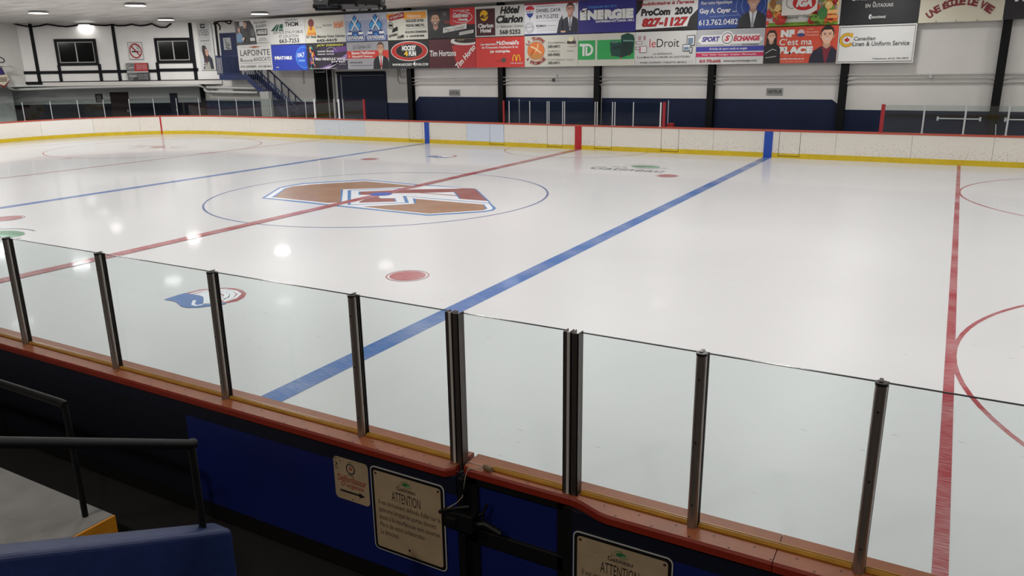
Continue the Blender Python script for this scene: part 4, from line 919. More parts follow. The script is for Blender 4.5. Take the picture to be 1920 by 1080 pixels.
m = MB(); m.tube([at(u, v, x=-33.6) for u, v in ((-4, 107), (2, 108), (7, 111), (8.5, 115), (5, 117), (-4, 117))], .03, BLKP, 6); tag(m.build('hoop', None, at(2, 108, x=-33.6)), 'dark hoop of cable above the pennant at the left edge', 'cable')
m = MB(); m.tube([at(-6, 122.5, x=-33.7), at(16, 123.5, x=-33.7)], .05, mat((206, 204, 200), .5), 8); tag(m.build('bracket', None, at(-6, 122, x=-33.7)), 'short white bar holding the pennant at the left edge', 'bar')
pn = empty('pennant', at(0, 125, x=-33.8)); tag(pn, 'cream pennant with purple block and maroon pointed edge at the left edge', 'banner')
def pq(name, uv, off, mt):
    m = MB(); m.hexa([at(u, v, x=-34.6 + off) for u, v in uv], (.01, 0, 0), mt); sub(m, name, pn)
pq('cloth', ((-14, 124), (3.5, 124), (18, 151), (9, 165), (-10, 157)), .8, mat((110, 34, 34), .8)); pq('cream_field', ((-14, 124), (3.5, 124), (17.5, 150), (8, 161), (-12, 154)), .812, mat((206, 192, 172), .8)); pq('purple_block', ((-14, 126), (3, 126.5), (10, 139.5), (-12, 142)), .824, mat((48, 38, 96), .8))
m = MB()
for v in (145.5, 148.5, 151.5): m.tube([at(-8, v + 1, x=-33.76), at(13, v, x=-33.76)], .015, INKS, 4)
lab(sub(m, 'lettering', pn), 'rows of tiny dark lettering')
# ================================================================ posters, local coordinates 100 x 50
EX = [-21.43, -18.87, -16.33, -13.63, -11.0, -8.61, -6.0, -3.465, -.88, 1.69, 4.235, 6.85, 9.435, 11.96, 14.45, 17.0]
WHT = (200, 199, 195); CRM = (198, 196, 184); BK = (24, 23, 25); RD = (186, 42, 40); WH = (226, 226, 222)
SROUGH = .5
def pm(c): return mat(c, SROUGH)
class Sign:
    def __init__(s, col, row, bg, label, jz=0., jr=0., x0=None, x1=None):
        xa, xb = (EX[col], EX[col + 1]) if x0 is None else (x0, x1)
        s.w = xb - xa - .012; s.h = 1.30 if row else 1.30
        z0 = (4.655 if row else 3.325) + jz; y = 14.75 - (.004 if row else 0)
        s.root = MB(); s.o = empty('poster', (xa + .006, y, z0)); s.o.rotation_euler = (0, radians(jr), 0)
        tag(s.o, label, 'poster', 'posters along the long wall')
        m = MB(); m.box((0, 0, 0), (s.w, .02, s.h), pm(bg)); lab(m.build('panel', s.o), 'panel')
        del s.o.children[0]['label']
        s.k = 0; s.t = MB(); s.a = MB(); s.p = MB(); s.cur = s.a
    def P(s, x, y): return (x / 100 * s.w, -.0015 - s.k * .0012, y / 50 * s.h)
    def poly(s, pts, c, m=None):
        s.k += 1; (m or s.cur).poly([s.P(min(100, max(0, p[0])), min(50, max(0, p[1]))) for p in pts], pm(c)); return s
    def rect(s, x0, y0, x1, y1, c, m=None): return s.poly([(x0, y0), (x1, y0), (x1, y1), (x0, y1)], c, m)
    def ell(s, cx, cy, rx, ry, c, a0=0, a1=360, m=None, rot=0):
        n = 28; pts = []
        for i in range(n + (a1 - a0 < 360)):
            a = radians(a0 + (a1 - a0) * i / n); dx, dy = rx * cos(a), ry * sin(a); r = radians(rot); pts.append((cx + dx * cos(r) - dy * sin(r), cy + dx * sin(r) + dy * cos(r)))
        return s.poly(pts, c, m)
    def ringe(s, cx, cy, rx, ry, wd, c, a0=0, a1=360):
        s.k += 1; n = 40; vs = []; 
        for i in range(n + 1):
            a = radians(a0 + (a1 - a0) * i / n)
            for q in (-wd / 2, wd / 2): vs.append(s.P(cx + (rx + q) * cos(a), cy + (ry + q) * sin(a)))
        s.cur.add(vs, [(2 * i, 2 * i + 1, 2 * i + 3, 2 * i + 2) for i in range(n)], pm(c)); return s
    def line(s, pts, wd, c):
        for a, b in zip(pts, pts[1:]):
            d = Vector((b[0] - a[0], b[1] - a[1])); nn = Vector((-d.y, d.x)).normalized() * wd / 2
            s.poly([(a[0] + nn.x, a[1] + nn.y), (b[0] + nn.x, b[1] + nn.y), (b[0] - nn.x, b[1] - nn.y), (a[0] - nn.x, a[1] - nn.y)], c)
        return s
    def tx(s, t, x0, y0, x1, y1, c=BK, bold=.0, shear=0., rot=0.):
        s.k += 1; vs, fs, _ = glyphs(t, bold, shear); out = []
        cx, cy = (x0 + x1) / 2, (y0 + y1) / 2; r = radians(rot)
        for v in vs:
            dx, dy = x0 + v[0] * (x1 - x0) - cx, y0 + v[1] * (y1 - y0) - cy
            out.append(s.P(cx + dx * cos(r) - dy * sin(r), cy + dx * sin(r) + dy * cos(r)))
        s.t.add(out, fs, pm(c)); return s
    def arctx(s, t, cx, cy, rx, ry, a0, a1, h, c, bold=.02):
        n = len(t)
        for i, ch in enumerate(t):
            if ch == ' ': continue
            a = radians(a0 + (a1 - a0) * (i + .5) / n); up = 1 if a1 < a0 else -1
            x, y = cx + rx * cos(a), cy + ry * sin(a); wl = h * (.3 if ch in "I'" else .78)
            s.tx(ch, x - wl / 2, y - h / 2, x + wl / 2, y + h / 2, c, bold, 0, (math.degrees(a) - 90) if up > 0 else (math.degrees(a) + 90))
        return s
    def man(s, cx, top, sc_, skin=(196, 152, 124), hair=(50, 38, 32), suit=(28, 30, 42), shirt=(214, 214, 216), tie=(40, 48, 80), bot=0., glasses=False, beard=False, long=False, collar=None):
        """bust: cx, crown height, sc_ = head height"""
        if s.p.v: s.p.build("portrait", s.o); s.p = MB()
        m = s.p; h = sc_; hw = h * .33; cy = top - h * .5; sh = top - h * 1.22
        if long: s.poly([(cx - hw * 1.35, top - h * .35), (cx - hw * .7, top), (cx + hw * .7, top), (cx + hw * 1.35, top - h * .35), (cx + hw * 1.5, top - h * 1.7), (cx + hw * .6, top - h * 1.8), (cx - hw * 1.5, top - h * 1.8)], hair, m)
        s.poly([(cx - h * .88, bot), (cx - h * .84, sh - h * .45), (cx - h * .7, sh - h * .14), (cx - h * .3, sh + h * .1), (cx + h * .3, sh + h * .1), (cx + h * .7, sh - h * .14), (cx + h * .84, sh - h * .45), (cx + h * .88, bot)], suit, m)
        if shirt: s.poly([(cx - h * .24, sh + h * .12), (cx + h * .24, sh + h * .12), (cx + h * .04, max(bot, sh - h * 1.0)), (cx - h * .04, max(bot, sh - h * 1.0))], shirt, m)
        s.poly([(cx - hw * .55, cy - h * .2), (cx + hw * .55, cy - h * .2), (cx + hw * .6, sh + h * .12), (cx, sh - h * .02), (cx - hw * .6, sh + h * .12)], tuple(int(k * .85) for k in skin), m)
        if collar: s.poly([(cx - h * .34, sh + h * .14), (cx, sh - h * .2), (cx + h * .34, sh + h * .14), (cx + h * .2, sh - h * .06), (cx, sh - h * .35), (cx - h * .2, sh - h * .06)], collar, m)
        if tie: s.poly([(cx - h * .07, sh + h * .0), (cx + h * .07, sh), (cx + h * .04, sh - h * .12), (cx + h * .09, max(bot, sh - h * .8)), (cx, max(bot, sh - h * .95)), (cx - h * .09, max(bot, sh - h * .8)), (cx - h * .04, sh - h * .12)], tie, m)
        s.ell(cx - hw * 1.0, cy - h * .05, hw * .16, h * .1, skin, m=m); s.ell(cx + hw * 1.0, cy - h * .05, hw * .16, h * .1, skin, m=m)
        s.ell(cx, cy + h * .08, hw * 1.08, h * .43, hair, m=m)
        s.poly([(cx - hw * .95, cy + h * .12), (cx - hw * .6, cy + h * .27), (cx + hw * .6, cy + h * .28), (cx + hw * .95, cy + h * .12), (cx + hw * .9, cy - h * .18), (cx + hw * .5, cy - h * .42), (cx, cy - h * .5), (cx - hw * .5, cy - h * .42), (cx - hw * .9, cy - h * .18)], skin, m)
        if beard: s.poly([(cx - hw * .9, cy - h * .12), (cx - hw * .45, cy - h * .14), (cx, cy - h * .12), (cx + hw * .45, cy - h * .14), (cx + hw * .9, cy - h * .12), (cx + hw * .5, cy - h * .42), (cx, cy - h * .5), (cx - hw * .5, cy - h * .42)], tuple(int(k * .68) for k in skin), m)
        for d in (-1, 1):
            s.ell(cx + d * hw * .42, cy + h * .03, hw * .17, h * .028, (50, 38, 34), m=m); s.rect(cx + d * hw * .42 - hw * .24, cy + h * .085, cx + d * hw * .42 + hw * .24, cy + h * .11, hair, m)
            if glasses: s.poly([(cx + d * hw * .15, cy + h * .08), (cx + d * hw * .78, cy + h * .08), (cx + d * hw * .72, cy + h * .065), (cx + d * hw * .15, cy + h * .065)], BK, m)
        s.poly([(cx - hw * .12, cy - h * .11), (cx + hw * .14, cy - h * .11), (cx + hw * .03, cy + h * .03)], tuple(int(k * .82) for k in skin), m)
        s.poly([(cx - hw * .38, cy - h * .2), (cx + hw * .38, cy - h * .2), (cx + hw * .2, cy - h * .28), (cx - hw * .2, cy - h * .28)], (212, 196, 190), m)
        return s
    def done(s, art='artwork'):
        if s.a.v: s.a.build(art, s.o)
        if s.p.v: s.p.build('portrait', s.o)
        if s.t.v: s.t.build('lettering', s.o)
# ---- top row
g = Sign(0, 1, WHT, 'poster with two people in dark clothes, above the brown diamond poster', .02)
g.poly([(0, 0), (0, 48), (46, 48), (54, 38), (59, 24), (61, 1)], (52, 50, 52)); g.rect(14, 30, 28, 47, (190, 192, 190)).rect(16, 24, 26, 38, (70, 66, 66)).ell(52, 24, 6, 8, (90, 90, 92)).rect(40, 8, 56, 14, (200, 200, 198))
g.man(31, 48, 13, suit=(22, 22, 24), shirt=None, tie=None, hair=(60, 30, 26), bot=2); g.man(12, 37, 11, suit=(92, 130, 160), shirt=None, tie=None, hair=(80, 50, 38), bot=6, long=True)
g.poly([(18, 12), (24, 8), (28, 14), (24, 16)], (200, 170, 150))
g.tx('Pour le plaisir', 58, 40, 96, 46, BK, 0, .4, 3).tx('de conduire', 63, 34, 94, 40, BK, 0, .4, 3); g.rect(64, 18, 95, 30, BK).tx('ARGUS', 65, 20, 94, 28.5, WHT, .05, .1).tx('vos besoins', 70, 11, 90, 13.5).tx('de location, de service', 67, 7.5, 95, 10).tx('de vente et service', 64, 2.5, 97, 5.5).done()
g = Sign(1, 1, WHT, 'white bus-service poster with green wedge stripes', .0)
g.tx('TRANSPORT', 47, 43.5, 81, 47.5, BK).tx('THOM', 46, 33, 83, 42, BK, .035).tx('LTÉE', 86, 34, 93, 36, (120, 120, 120)).tx('SERVICE D\'AUTOBUS', 10, 20, 94, 25.5).tx('ET LOCATION', 27, 12, 81, 18).tx('663-7253', 26, 2, 82, 10.5, BK, .02)
for x0, x1, x2, x3 in ((4, 14, 26, 22), (16, 24, 30, 27.5), (27, 40, 40, 32)): g.poly([(x0, 26), (x1, 26), (x2, 38), (x3, 38)], (22, 78, 56))
for i in range(3): g.line([(32 + i, 38 - i * 3), (43, 38.5 - i * 3)], .5, (60, 100, 80))
g.rect(28, 29, 41, 30, WHT); g.line([(41, 28.5), (82, 29)], .4, (130, 130, 130)).done()
g = Sign(2, 1, CRM, 'cream poster with yellow trapezoid and orange script', .0)
g.poly([(3, 15), (29, 14), (22, 36), (11, 36)], (226, 168, 36)).ell(16.5, 37.5, 7.5, 7.5, (120, 40, 30)).ell(15.5, 27, 3, 3, (180, 60, 36)).poly([(6, 16), (27, 15.3), (26, 19), (7, 19.5)], (190, 60, 40)).tx('St-Hubert', 8, 16.3, 25, 18.8, (236, 190, 60), .02)
g.tx('Ça va', 28, 26, 42, 32, BK, -.01, 0, 0).tx('être bon!', 46, 30, 68, 35, BK, -.01).tx('StHub!', 72, 27, 97, 39, (222, 118, 44), .03, .2, 6).line([(82, 26), (90, 28)], .8, RD).tx('357, Boul. Maloney Ouest, Gatineau', 1.5, 8, 98, 14.5, BK, .01).tx('643-4419', 28, 1.5, 78, 7, BK, .03).done()
g = Sign(3, 1, (150, 156, 182), 'pale blue-grey poster with two identical crossed-stick crests', .0)
g.rect(0, 38, 100, 50, (178, 182, 198)).rect(0, 0, 100, 10, (92, 98, 140))
for cx in (24, 74):
    for e in (0, 1):
        c = ((190, 210, 230), (30, 56, 130))[e]; k = 1 - e * .07
        g.ell(cx - 8, 28, 8 * k, 8 * k, c).ell(cx + 8, 28, 8 * k, 8 * k, c).poly([(cx - 9 * k, 34), (cx - 10 * k, 42), (cx - 5, 42), (cx, 49 * (1 if not e else .985)), (cx + 5, 42), (cx + 10 * k, 42), (cx + 9 * k, 34)], c)
        g.poly([(cx - 20 * k, 1.5 + e), (cx - 22 * k, 6), (cx - 21 * k, 14), (cx - 17 * k, 20), (cx + 17 * k, 20), (cx + 21 * k, 14), (cx + 22 * k, 6), (cx + 20 * k, 1.5 + e)], c)
    g.ell(cx - 8, 28, 6, 6, (62, 150, 206)).ell(cx + 8, 28, 6, 6, (62, 150, 206)).poly([(cx - 6, 34), (cx, 46), (cx + 6, 34)], (62, 150, 206)).poly([(cx - 6, 14), (cx + 6, 14), (cx, 9)], (62, 150, 206))
    g.line([(cx - 8, 42), (cx + 9, 20)], 2.6, WH).line([(cx + 8, 42), (cx - 9, 20)], 2.6, WH).rect(cx - 19, 12.5, cx - 8, 17, WH).rect(cx + 8, 12.5, cx + 19, 17, WH).tx('HOCKEY', cx - 8, 17, cx + 8, 20, (140, 170, 200), .02).tx('OUTAOUAIS', cx - 19, 3.5, cx + 19, 10, WH, .05)
g.done()
g = Sign(4, 1, CRM, 'cream poster with orange band and tilted dark red box', .0)
g.rect(0, 37, 20, 46, (226, 150, 30)).rect(42, 36, 97, 47.5, (226, 150, 30)).poly([(6, 33.5), (44, 38.5), (43, 48.5), (5, 43)], (150, 34, 34)).tx('Le SuperClub', 8, 37.5, 41, 44.5, WH, 0, .3, 8).tx('Vidéotron', 50, 38, 84, 44, WH, .0)
for i, (t, x0, x1, y) in enumerate((('VOUS LOUEZ UN FILM...', 47, 93, 30), ('VOUS NE L\'AIMEZ PAS...', 47, 94, 22), ('NOUS VOUS L\'ÉCHANGEONS', 45, 97, 11), ('LA JOURNÉE MÊME.', 55, 92, 3.5))): g.tx(t, x0, y, x1, y + 5, BK, .03)
g.line([(46, 18.5), (97, 19.5)], .5, (120, 116, 110)).ell(49, 5.8, 1.4, 1.4, BK).ringe(9, 26, 6, 5.5, 1, BK).rect(5, 24, 13, 28, BK).poly([(12, 13), (27, 17), (26, 24), (14, 20)], BK).tx('GATINEAU', 3, 6.5, 26, 11, BK, .04, 0, 8).tx('AYLMER', 24, 3, 42, 8, BK, .04, 0, 8).done()
g = Sign(5, 1, (36, 34, 36), 'dark poster with a bearded man at left and a red box at upper right', .0)
g.rect(28, 30, 46, 47, (58, 54, 54)).rect(34, 38, 40, 44, (100, 96, 92)).rect(36, 25, 48, 30, (120, 46, 40)).rect(48, 22, 100, 50, (196, 40, 44)); g.man(17, 46, 26, suit=(26, 26, 28), shirt=None, tie=None, hair=(58, 44, 36), beard=True, skin=(206, 160, 132), bot=0)
g.tx('TA VOITURE EST CHEZ', 55, 44, 90, 46.5, WH, .02).ringe(74, 34, 21, 9, 1, WH, -150, 95).tx('Gatineau', 55, 34, 88, 42, WH, .03, .3).tx('Honda', 67, 28, 86, 33, WH, .05)
g.poly([(33, 9), (83, 15), (84, 24), (34, 18)], (218, 216, 212)).poly([(67, 4), (97, 7.5), (98, 13), (68, 9.5)], (206, 204, 200)); g.tx('Marc Grenier', 37, 12.5, 80, 20, (110, 108, 106), .0, 0, 7).tx('Propriétaire', 70, 6.5, 94, 10.5, (110, 108, 106), .0, 0, 7).done()
g = Sign(6, 1, WHT, 'white hotel poster with a maroon box and yellow disc', .0)
g.rect(2, 1.5, 42, 46.5, (130, 124, 120)).rect(2.8, 2.4, 41.2, 45.6, (66, 22, 26)).ell(19, 35, 8.5, 8.8, (226, 178, 34)).poly([(10, 31), (14, 36), (22, 35), (17, 33), (20, 31.5), (28, 38), (28, 35), (20, 29.5), (15, 31)], (66, 22, 26))
g.tx('Clarion', 6, 15, 38, 22, WH, .035).tx('Hotel', 11, 7, 33, 14, WH, .035).tx('Hôtel', 52, 36, 92, 48, BK, .05, .25).tx('Clarion', 44, 21, 98, 34, BK, .05, .25).tx('111 Bellehumeur, Gatineau', 45, 13, 98, 18.5, (70, 68, 66), -.005).tx('568·5252', 51, 3, 93, 10.5, BK, .03).done()
g = Sign(7, 1, (218, 218, 222), 'white realtor poster with red top line, a balloon and a man in a navy suit', .0)
g.rect(0, 47.5, 100, 50, (160, 40, 60)).rect(0, 0, 100, 2, (40, 50, 110)); g.ell(11, 40, 8.5, 6.5, (190, 36, 50), 0, 180).poly([(2.5, 37), (19.5, 37), (15, 30), (11, 27), (7, 30)], (36, 56, 140)).rect(2.5, 35, 19.5, 40, (226, 226, 228)).tx('RE/MAX', 3.5, 36.3, 18.5, 38.8, (40, 50, 100), .03).ell(11, 25, .7, .8, (36, 56, 140))
g.tx('VOTRE COMPTABLE IMMOBILIER', 23, 44, 58, 45.6, (60, 60, 70)).tx('DANIEL CAYA', 23, 35.5, 68, 41, (40, 42, 54), .01).line([(23, 33.5), (53, 34)], .4, (130, 130, 134)).tx('819 712-2732', 23, 25.5, 64, 31.5, (40, 42, 54), .01).line([(25, 21.5), (64, 21.5)], .3, (150, 150, 154)).tx('RE/MAX', 23, 12.5, 42, 16, (40, 42, 54), .01).line([(44, 14), (60, 14)], .5, (130, 130, 134)).line([(23, 10.5), (62, 10)], .3, (150, 150, 154)).line([(25, 7), (60, 7)], .3, (150, 150, 154))
g.ringe(10, 12, 8, 8, .6, (130, 130, 134)).ringe(10, 12, 6, 5.5, .5, (150, 150, 154)).line([(2, 12), (18, 14)], .8, (150, 150, 154)); g.man(86, 48, 19, suit=(28, 30, 44), tie=(110, 112, 130), glasses=True, skin=(206, 150, 128), bot=2, hair=(70, 44, 36)); g.poly([(62, 2), (66, 20), (72, 30), (72, 2)], (28, 30, 44), g.p).ell(74, 3.8, 5, 1.6, (200, 160, 140), m=g.p).rect(97, 45, 98.5, 46.8, BK).done()
g = Sign(8, 1, (44, 38, 124), 'indigo radio poster with big white capitals', .0)
g.tx('TOUJOURS EN TÊTE', 17, 37, 67, 41.5, (60, 150, 220), .02).tx('ÉNERGIE', 3, 20, 96, 38, WH, .09).tx('GATINEAU-OTTAWA 104.1', 31, 15.5, 97, 19, WH, .04).done()
g = Sign(9, 1, BK, 'black and white poster with red outlined phone number 827-1127', .0)
g.poly([(0, 2.5), (0, 24), (6, 31), (10, 36), (12, 50), (100, 50), (100, 29), (88, 18), (84, 5)], (218, 216, 214)).poly([(0, 36), (5, 33), (10, 44), (10, 50), (0, 50)], BK).tx('Réservez votre espace', 2, 44, 98, 49, (160, 40, 44), .04, .2).tx('publicitaire à l\'arena', 8, 36, 94, 42.5, (160, 40, 44), .04, .2).tx('ProCom  2000', 8, 22, 92, 33, BK, .06, .1).tx('827-1127', 10, 5.5, 86, 19, (90, 88, 88), .075, .15).tx('827-1127', 10.5, 6, 85.5, 18.5, (176, 30, 34), .045, .15).poly([(0, 0), (100, 0), (100, 2.5), (0, 2.5)], BK).done()
g = Sign(10, 1, (36, 66, 140), 'blue poster with thin white circles and a grey-haired man in a suit at its right', .0)
g.rect(4, 45, 62, 50, BK).tx('guycayer.com', 12, 45.5, 60, 49.5, WH, .04).ringe(80, 30, 24, 20, .5, (150, 170, 210)).ringe(81, 31, 17, 16, .5, (150, 170, 210)).tx('Pour votre Hypothèque', 4, 33, 50, 39, WH, .01, .2).tx('Guy A. Cayer', 2.5, 20, 49, 29, WH, .03).line([(18, 17), (60, 18)], .5, (150, 170, 210)).tx('dea', 51, 22, 57, 24.5, WH).tx('613.762.0482', 2, 5, 60, 13, WH, .01); g.man(81, 49, 24, hair=(112, 98, 90), suit=(42, 42, 46), tie=(150, 150, 156), skin=(204, 160, 138), bot=0).done()
g = Sign(11, 1, (212, 210, 204), 'colourful grocery poster with fruit and a red oval', .0)
rg = random.Random(11); g.rect(2, 0, 98, 5, (120, 160, 40))
for i in range(70):
    side = rg.random() < .45; x = rg.uniform(2, 27) if side else rg.uniform(62, 98); y = rg.uniform(4, 22) if side and rg.random() < .6 else rg.uniform(3, 46)
    if side and y > 38 and x > 14: continue
    c = rg.choice([(190, 44, 34), (210, 90, 40), (176, 36, 36), (224, 150, 50), (110, 150, 50), (200, 60, 50), (228, 190, 120)]); r = rg.uniform(3, 5.5); g.ell(x, y, min(r, 98 - x + .5, x - .5), r * .95, c).ell(x - r * .25, y + r * .3, r * .22, r * .2, tuple(min(240, k + 50) for k in c))
g.poly([(4, 30), (9, 42), (14, 30), (10, 22)], (150, 100, 50)); 
for a in range(5): g.poly([(8, 40), (2 + a * 3.2, 50), (10 + a * .6, 41)], (40, 90, 44))
g.ell(78, 15, 6, 8, (60, 120, 60)).rect(84, 8, 98, 12, (226, 150, 80)).rect(84, 14, 98, 19, (230, 180, 110)); g.poly([(22, 14), (60, 14), (70, 20), (70, 46), (30, 46), (22, 34)], (222, 218, 210)).ringe(36, 31, 8, 8, .8, (60, 60, 66)).ell(52, 30, 17, 11.5, (230, 228, 224)).ell(52, 30, 15.8, 10.3, (190, 34, 36)).tx('IGA', 41, 24.5, 63, 35.5, WH, .07, .25).tx('Charles', 34, 43, 64, 49, BK, .02, .35).tx('Chauret', 26, 9, 46, 13, (50, 80, 50), .02).tx('Châteauguay', 52, 9, 72, 13, (50, 80, 50), .02).tx('10 Route 307, Cantley     455 Boul. Gréber', 20, 1.2, 90, 4, BK, .01).done()
g = Sign(12, 1, (20, 20, 23), 'black poster with thin white serif capitals', -.035)
g.tx('R', 13, 46.5, 20, 52 - 2.5, WH, .02).tx('T', 78, 46.5, 84, 49.5, WH, .02).tx('L', 14, 31, 17, 38, WH).tx('A PUISSANCE', 17.5, 31, 46, 36, WH).tx('WEB/PAPIER', 48, 31, 85, 38, WH).tx('EN', 32, 21.5, 38, 26, WH).tx('O', 41, 21.5, 44.5, 28.5, WH).tx('UTAOUAIS', 45, 21.5, 67, 26, WH).ell(39.5, 9.5, 2, 3.2, WH).ell(40.2, 9.5, 1.2, 2, (20, 20, 23)).tx('Transcontinental', 39, 7.2, 59, 11, WH, .01).done()
g = Sign(13, 1, (204, 198, 178), 'beige poster with arched dark red capitals and an orange disc', -.06)
g.ell(17, 44, 11, 8, (60, 50, 46)).ell(17, 44, 10.3, 7.4, (222, 216, 200)).poly([(9, 50), (9, 46), (15, 44), (17, 42), (19, 44), (26, 46), (26, 50)], (206, 84, 40)).tx('GATINEAU', 31, 45, 60, 50, BK, .04).arctx('UNE ÉCOLE DE VIE', 51, -46, 62, 71, 130, 55, 9.5, (120, 40, 44), .05)
for x in (22, 46, 71): g.ell(x, 1.3, .7, .7, (80, 76, 70))
g.done()
g = Sign(14, 1, (26, 23, 30), 'near-black poster with slanted white capitals at the top right corner', -.045)
g.tx('Tél.: (819)', 13, 44, 46, 48, WH, .01, .2).tx('PHYSIO', 10, 17 + 4, 66, 35, WH, .06, .25).done()
# ---- bottom row
g = Sign(0, 0, WHT, 'white law-office poster with a small brown diamond and thin black serif capitals', .03, -.4)
g.line([(5, 46.5), (95, 47)], .4, (110, 90, 80)).poly([(35, 46), (52, 43.5), (70, 46.3), (52, 48.5)], (150, 90, 60)).tx('LAPOINTE', 8, 29, 96, 41, (50, 48, 48), .005).tx('&', 5, 17.5, 14, 25, (50, 48, 48)).tx('associés', 14.5, 17.5, 44, 22, (50, 48, 48)).tx('AVOCATS', 45.5, 17.5, 97, 25.5, (50, 48, 48), 0, .12).line([(5, 14), (96, 14.5)], .4, (110, 90, 80)).tx('370 GRÉBER,', 4, 4.5, 55, 10.5, (50, 48, 48)).tx('819-568-0663', 59, 4.5, 97, 9.5, (50, 48, 48)).done()
g = Sign(1, 0, (34, 56, 158), 'royal blue radio poster with a pale blue ring', .0, .3)
g.ell(96, 25, 26, 24, (36, 84, 188), 90, 270).ringe(90, 25, 21, 20, .7, (90, 170, 230), 60, 300).tx('IMBATTABLE', 8, 21.5, 57, 28, WH, .05).tx('104,7', 73, 24, 93, 34, WH, .02, 0, 4).tx('OUTAOUAIS', 75, 17, 93, 21, (150, 200, 235), .03).tx('cogeco', 10, 5, 18, 7, WH, .03).rect(70, 20, 71, 30, (90, 170, 230)).done()
g = Sign(2, 0, (40, 26, 52), 'dark purple poster with a multicoloured figure and a bright streak', .01, .2)
g.poly([(0, 0), (0, 50), (35, 50), (30, 0)], (26, 20, 30)).poly([(30, 2), (100, 22), (100, 30), (45, 2)], (150, 120, 180)).poly([(40, 2), (100, 18), (100, 21), (52, 2)], (214, 204, 224)).poly([(55, 30), (100, 34), (100, 44), (70, 42)], (96, 56, 130)).ringe(62, 34, 12, 8, 1, (170, 160, 190), 0, 180)
rg = random.Random(5)
for i in range(34):
    x = 12 + rg.gauss(0, 3.2); y = rg.uniform(6, 46); c = rg.choice([(206, 90, 50), (60, 130, 140), (214, 180, 60), (196, 70, 60), (90, 60, 140), (220, 150, 130)]); g.poly([(x, y), (x + rg.uniform(1, 5), y - rg.uniform(1, 4)), (x + rg.uniform(0, 4), y - rg.uniform(5, 9)), (x - 1, y - 4)], c)
g.tx('JCV DESIGN', 27, 43, 94, 48, (206, 200, 60), .03, .2).tx('GRAPHISME - IMPRIMERIE', 29, 33, 70, 36, WH, .02).tx('ENSEIGNES - VÉHICULES', 29, 28, 70, 31, WH, .02).tx('PRO VEHICULE WRAP', 22, 17.5, 97, 22.5, WH, .03).tx('819 923-', 62, 13, 98, 16.5, WH, .02).tx('www.jcv', 80, 9, 98, 11, WH).tx('Votre spécialiste depuis la flotte de véhicules', 3, 1.3, 75, 3.2, WH, .01).done()
g = Sign(3, 0, (158, 157, 162), 'grey poster with a red band and a smiling man with a red tie', .0)
g.rect(0, 20, 100, 34, (204, 58, 46)).tx('Go! Gatineau Go!', 15, 38, 60, 45, (60, 58, 62), -.005, .4, 2).tx('Steven MacKinnon', 11, 27.5, 68, 33, WH, .03).tx('Député/MP Gatineau', 12, 21, 62, 25.5, WH, .03).ell(5, 24.5, 1.6, 2, (230, 150, 130)).tx('819-561-5555', 6, 11, 36, 14, (50, 48, 52), .02).line([(8, 7), (60, 7)], 1.1, (110, 108, 112)); g.man(82, 49, 22, hair=(90, 66, 54), suit=(24, 25, 30), tie=(186, 40, 46), bot=0).done()
g = Sign(4, 0, (28, 30, 32), 'black poster with a red and white oval and white web address', .0)
g.ell(52, 31, 46, 17.5, (218, 216, 212)).ell(52, 31, 44.5, 16.3, (180, 40, 34)).ell(52, 31.5, 34, 12.8, (200, 120, 100)).ell(52, 31.5, 33.2, 12.2, (28, 28, 30)).tx('HOCKEY', 34, 32, 70, 41, WH, .06, .1).tx('4', 39, 22, 49, 32, (224, 180, 50), .06).tx('FUN', 51, 22, 69, 31, WH, .06).tx('WWW.HOCKEY', 8, 5, 59, 9.5, WH, .03, .05).tx('4', 60, 4.5, 67, 12.5, WH, .05).tx('FUN.COM', 68, 5, 98, 9.5, WH, .03, .05).done()
g = Sign(5, 0, (78, 26, 34), 'dark red poster with a tilted red coffee cup and white script', -.0)
g.poly([(40, 0), (60, 14), (88, 46), (45, 46), (50, 36), (100, 50), (100, 0), (62, 0)], (78, 26, 34)).poly([(62, 0), (58, 10), (50, 38), (100, 49), (100, 0)], (176, 44, 46)).ell(80, 45, 32, 6.5, (218, 214, 208), 180, 360).poly([(48, 45), (48, 50), (100, 50), (100, 45)], (78, 26, 34)).ell(80, 46.5, 31.5, 6.5, (218, 214, 208), 150, 390).ell(82, 47, 26, 5, (48, 36, 30), 150, 390).ell(70, 48, 8, 2, (110, 100, 70)); g.tx('Tim Hortons', 2, 20.5, 59, 31, WH, .02, .1).tx('Tim Horto', 52, 14, 108 - 3, 24, WH, .03, .1, 43).done()
g = Sign(6, 0, (200, 56, 50), 'bright red poster with small golden arches at lower right', .0)
g.tx('Les restaurants', 11, 37, 42, 41, WH, .02).tx('McDonald\'s', 44, 37, 89, 44, WH, .04).tx('de l\'Outaouais s\'impliquent là où', 13, 30.5, 87, 35.5, WH, .02).tx('ça compte.', 30, 23, 72, 29, WH, .04).ell(58, 12, 5, 4, (86, 76, 74)).poly([(36, 8), (54, 10), (54, 13)], (160, 48, 44))
for cx in (80, 88): g.ringe(cx, 10, 3.4, 10, 1.9, (232, 180, 50), 0, 180)
g.tx('c\'est ça que j\'m', 72, 5, 97, 8, WH, .02, .1).done()
g = Sign(7, 0, CRM, 'cream poster with an orange disc ringed by dark red letters and phone numbers', .0)
g.ell(22, 26, 16.5, 14.8, (90, 66, 44)).ell(22, 26, 16, 14.3, (214, 118, 60)).poly([(9, 20), (34, 22), (30, 12), (22, 11.5), (12, 15)], (190, 130, 70)).line([(12, 33), (20, 30), (32, 22)], 2.2, (228, 206, 160)).line([(26, 37), (25, 30), (21, 24)], 1.6, (228, 206, 160)).line([(12, 19), (17, 27)], 1.4, (120, 70, 40)).arctx('LA TRAPPE', 22, 26, 20, 19.5, 150, 40, 6, (150, 52, 44), .03).arctx('À FROMAGE', 22, 26, 20.5, 20, 215, 325, 6, (150, 52, 44), .03)
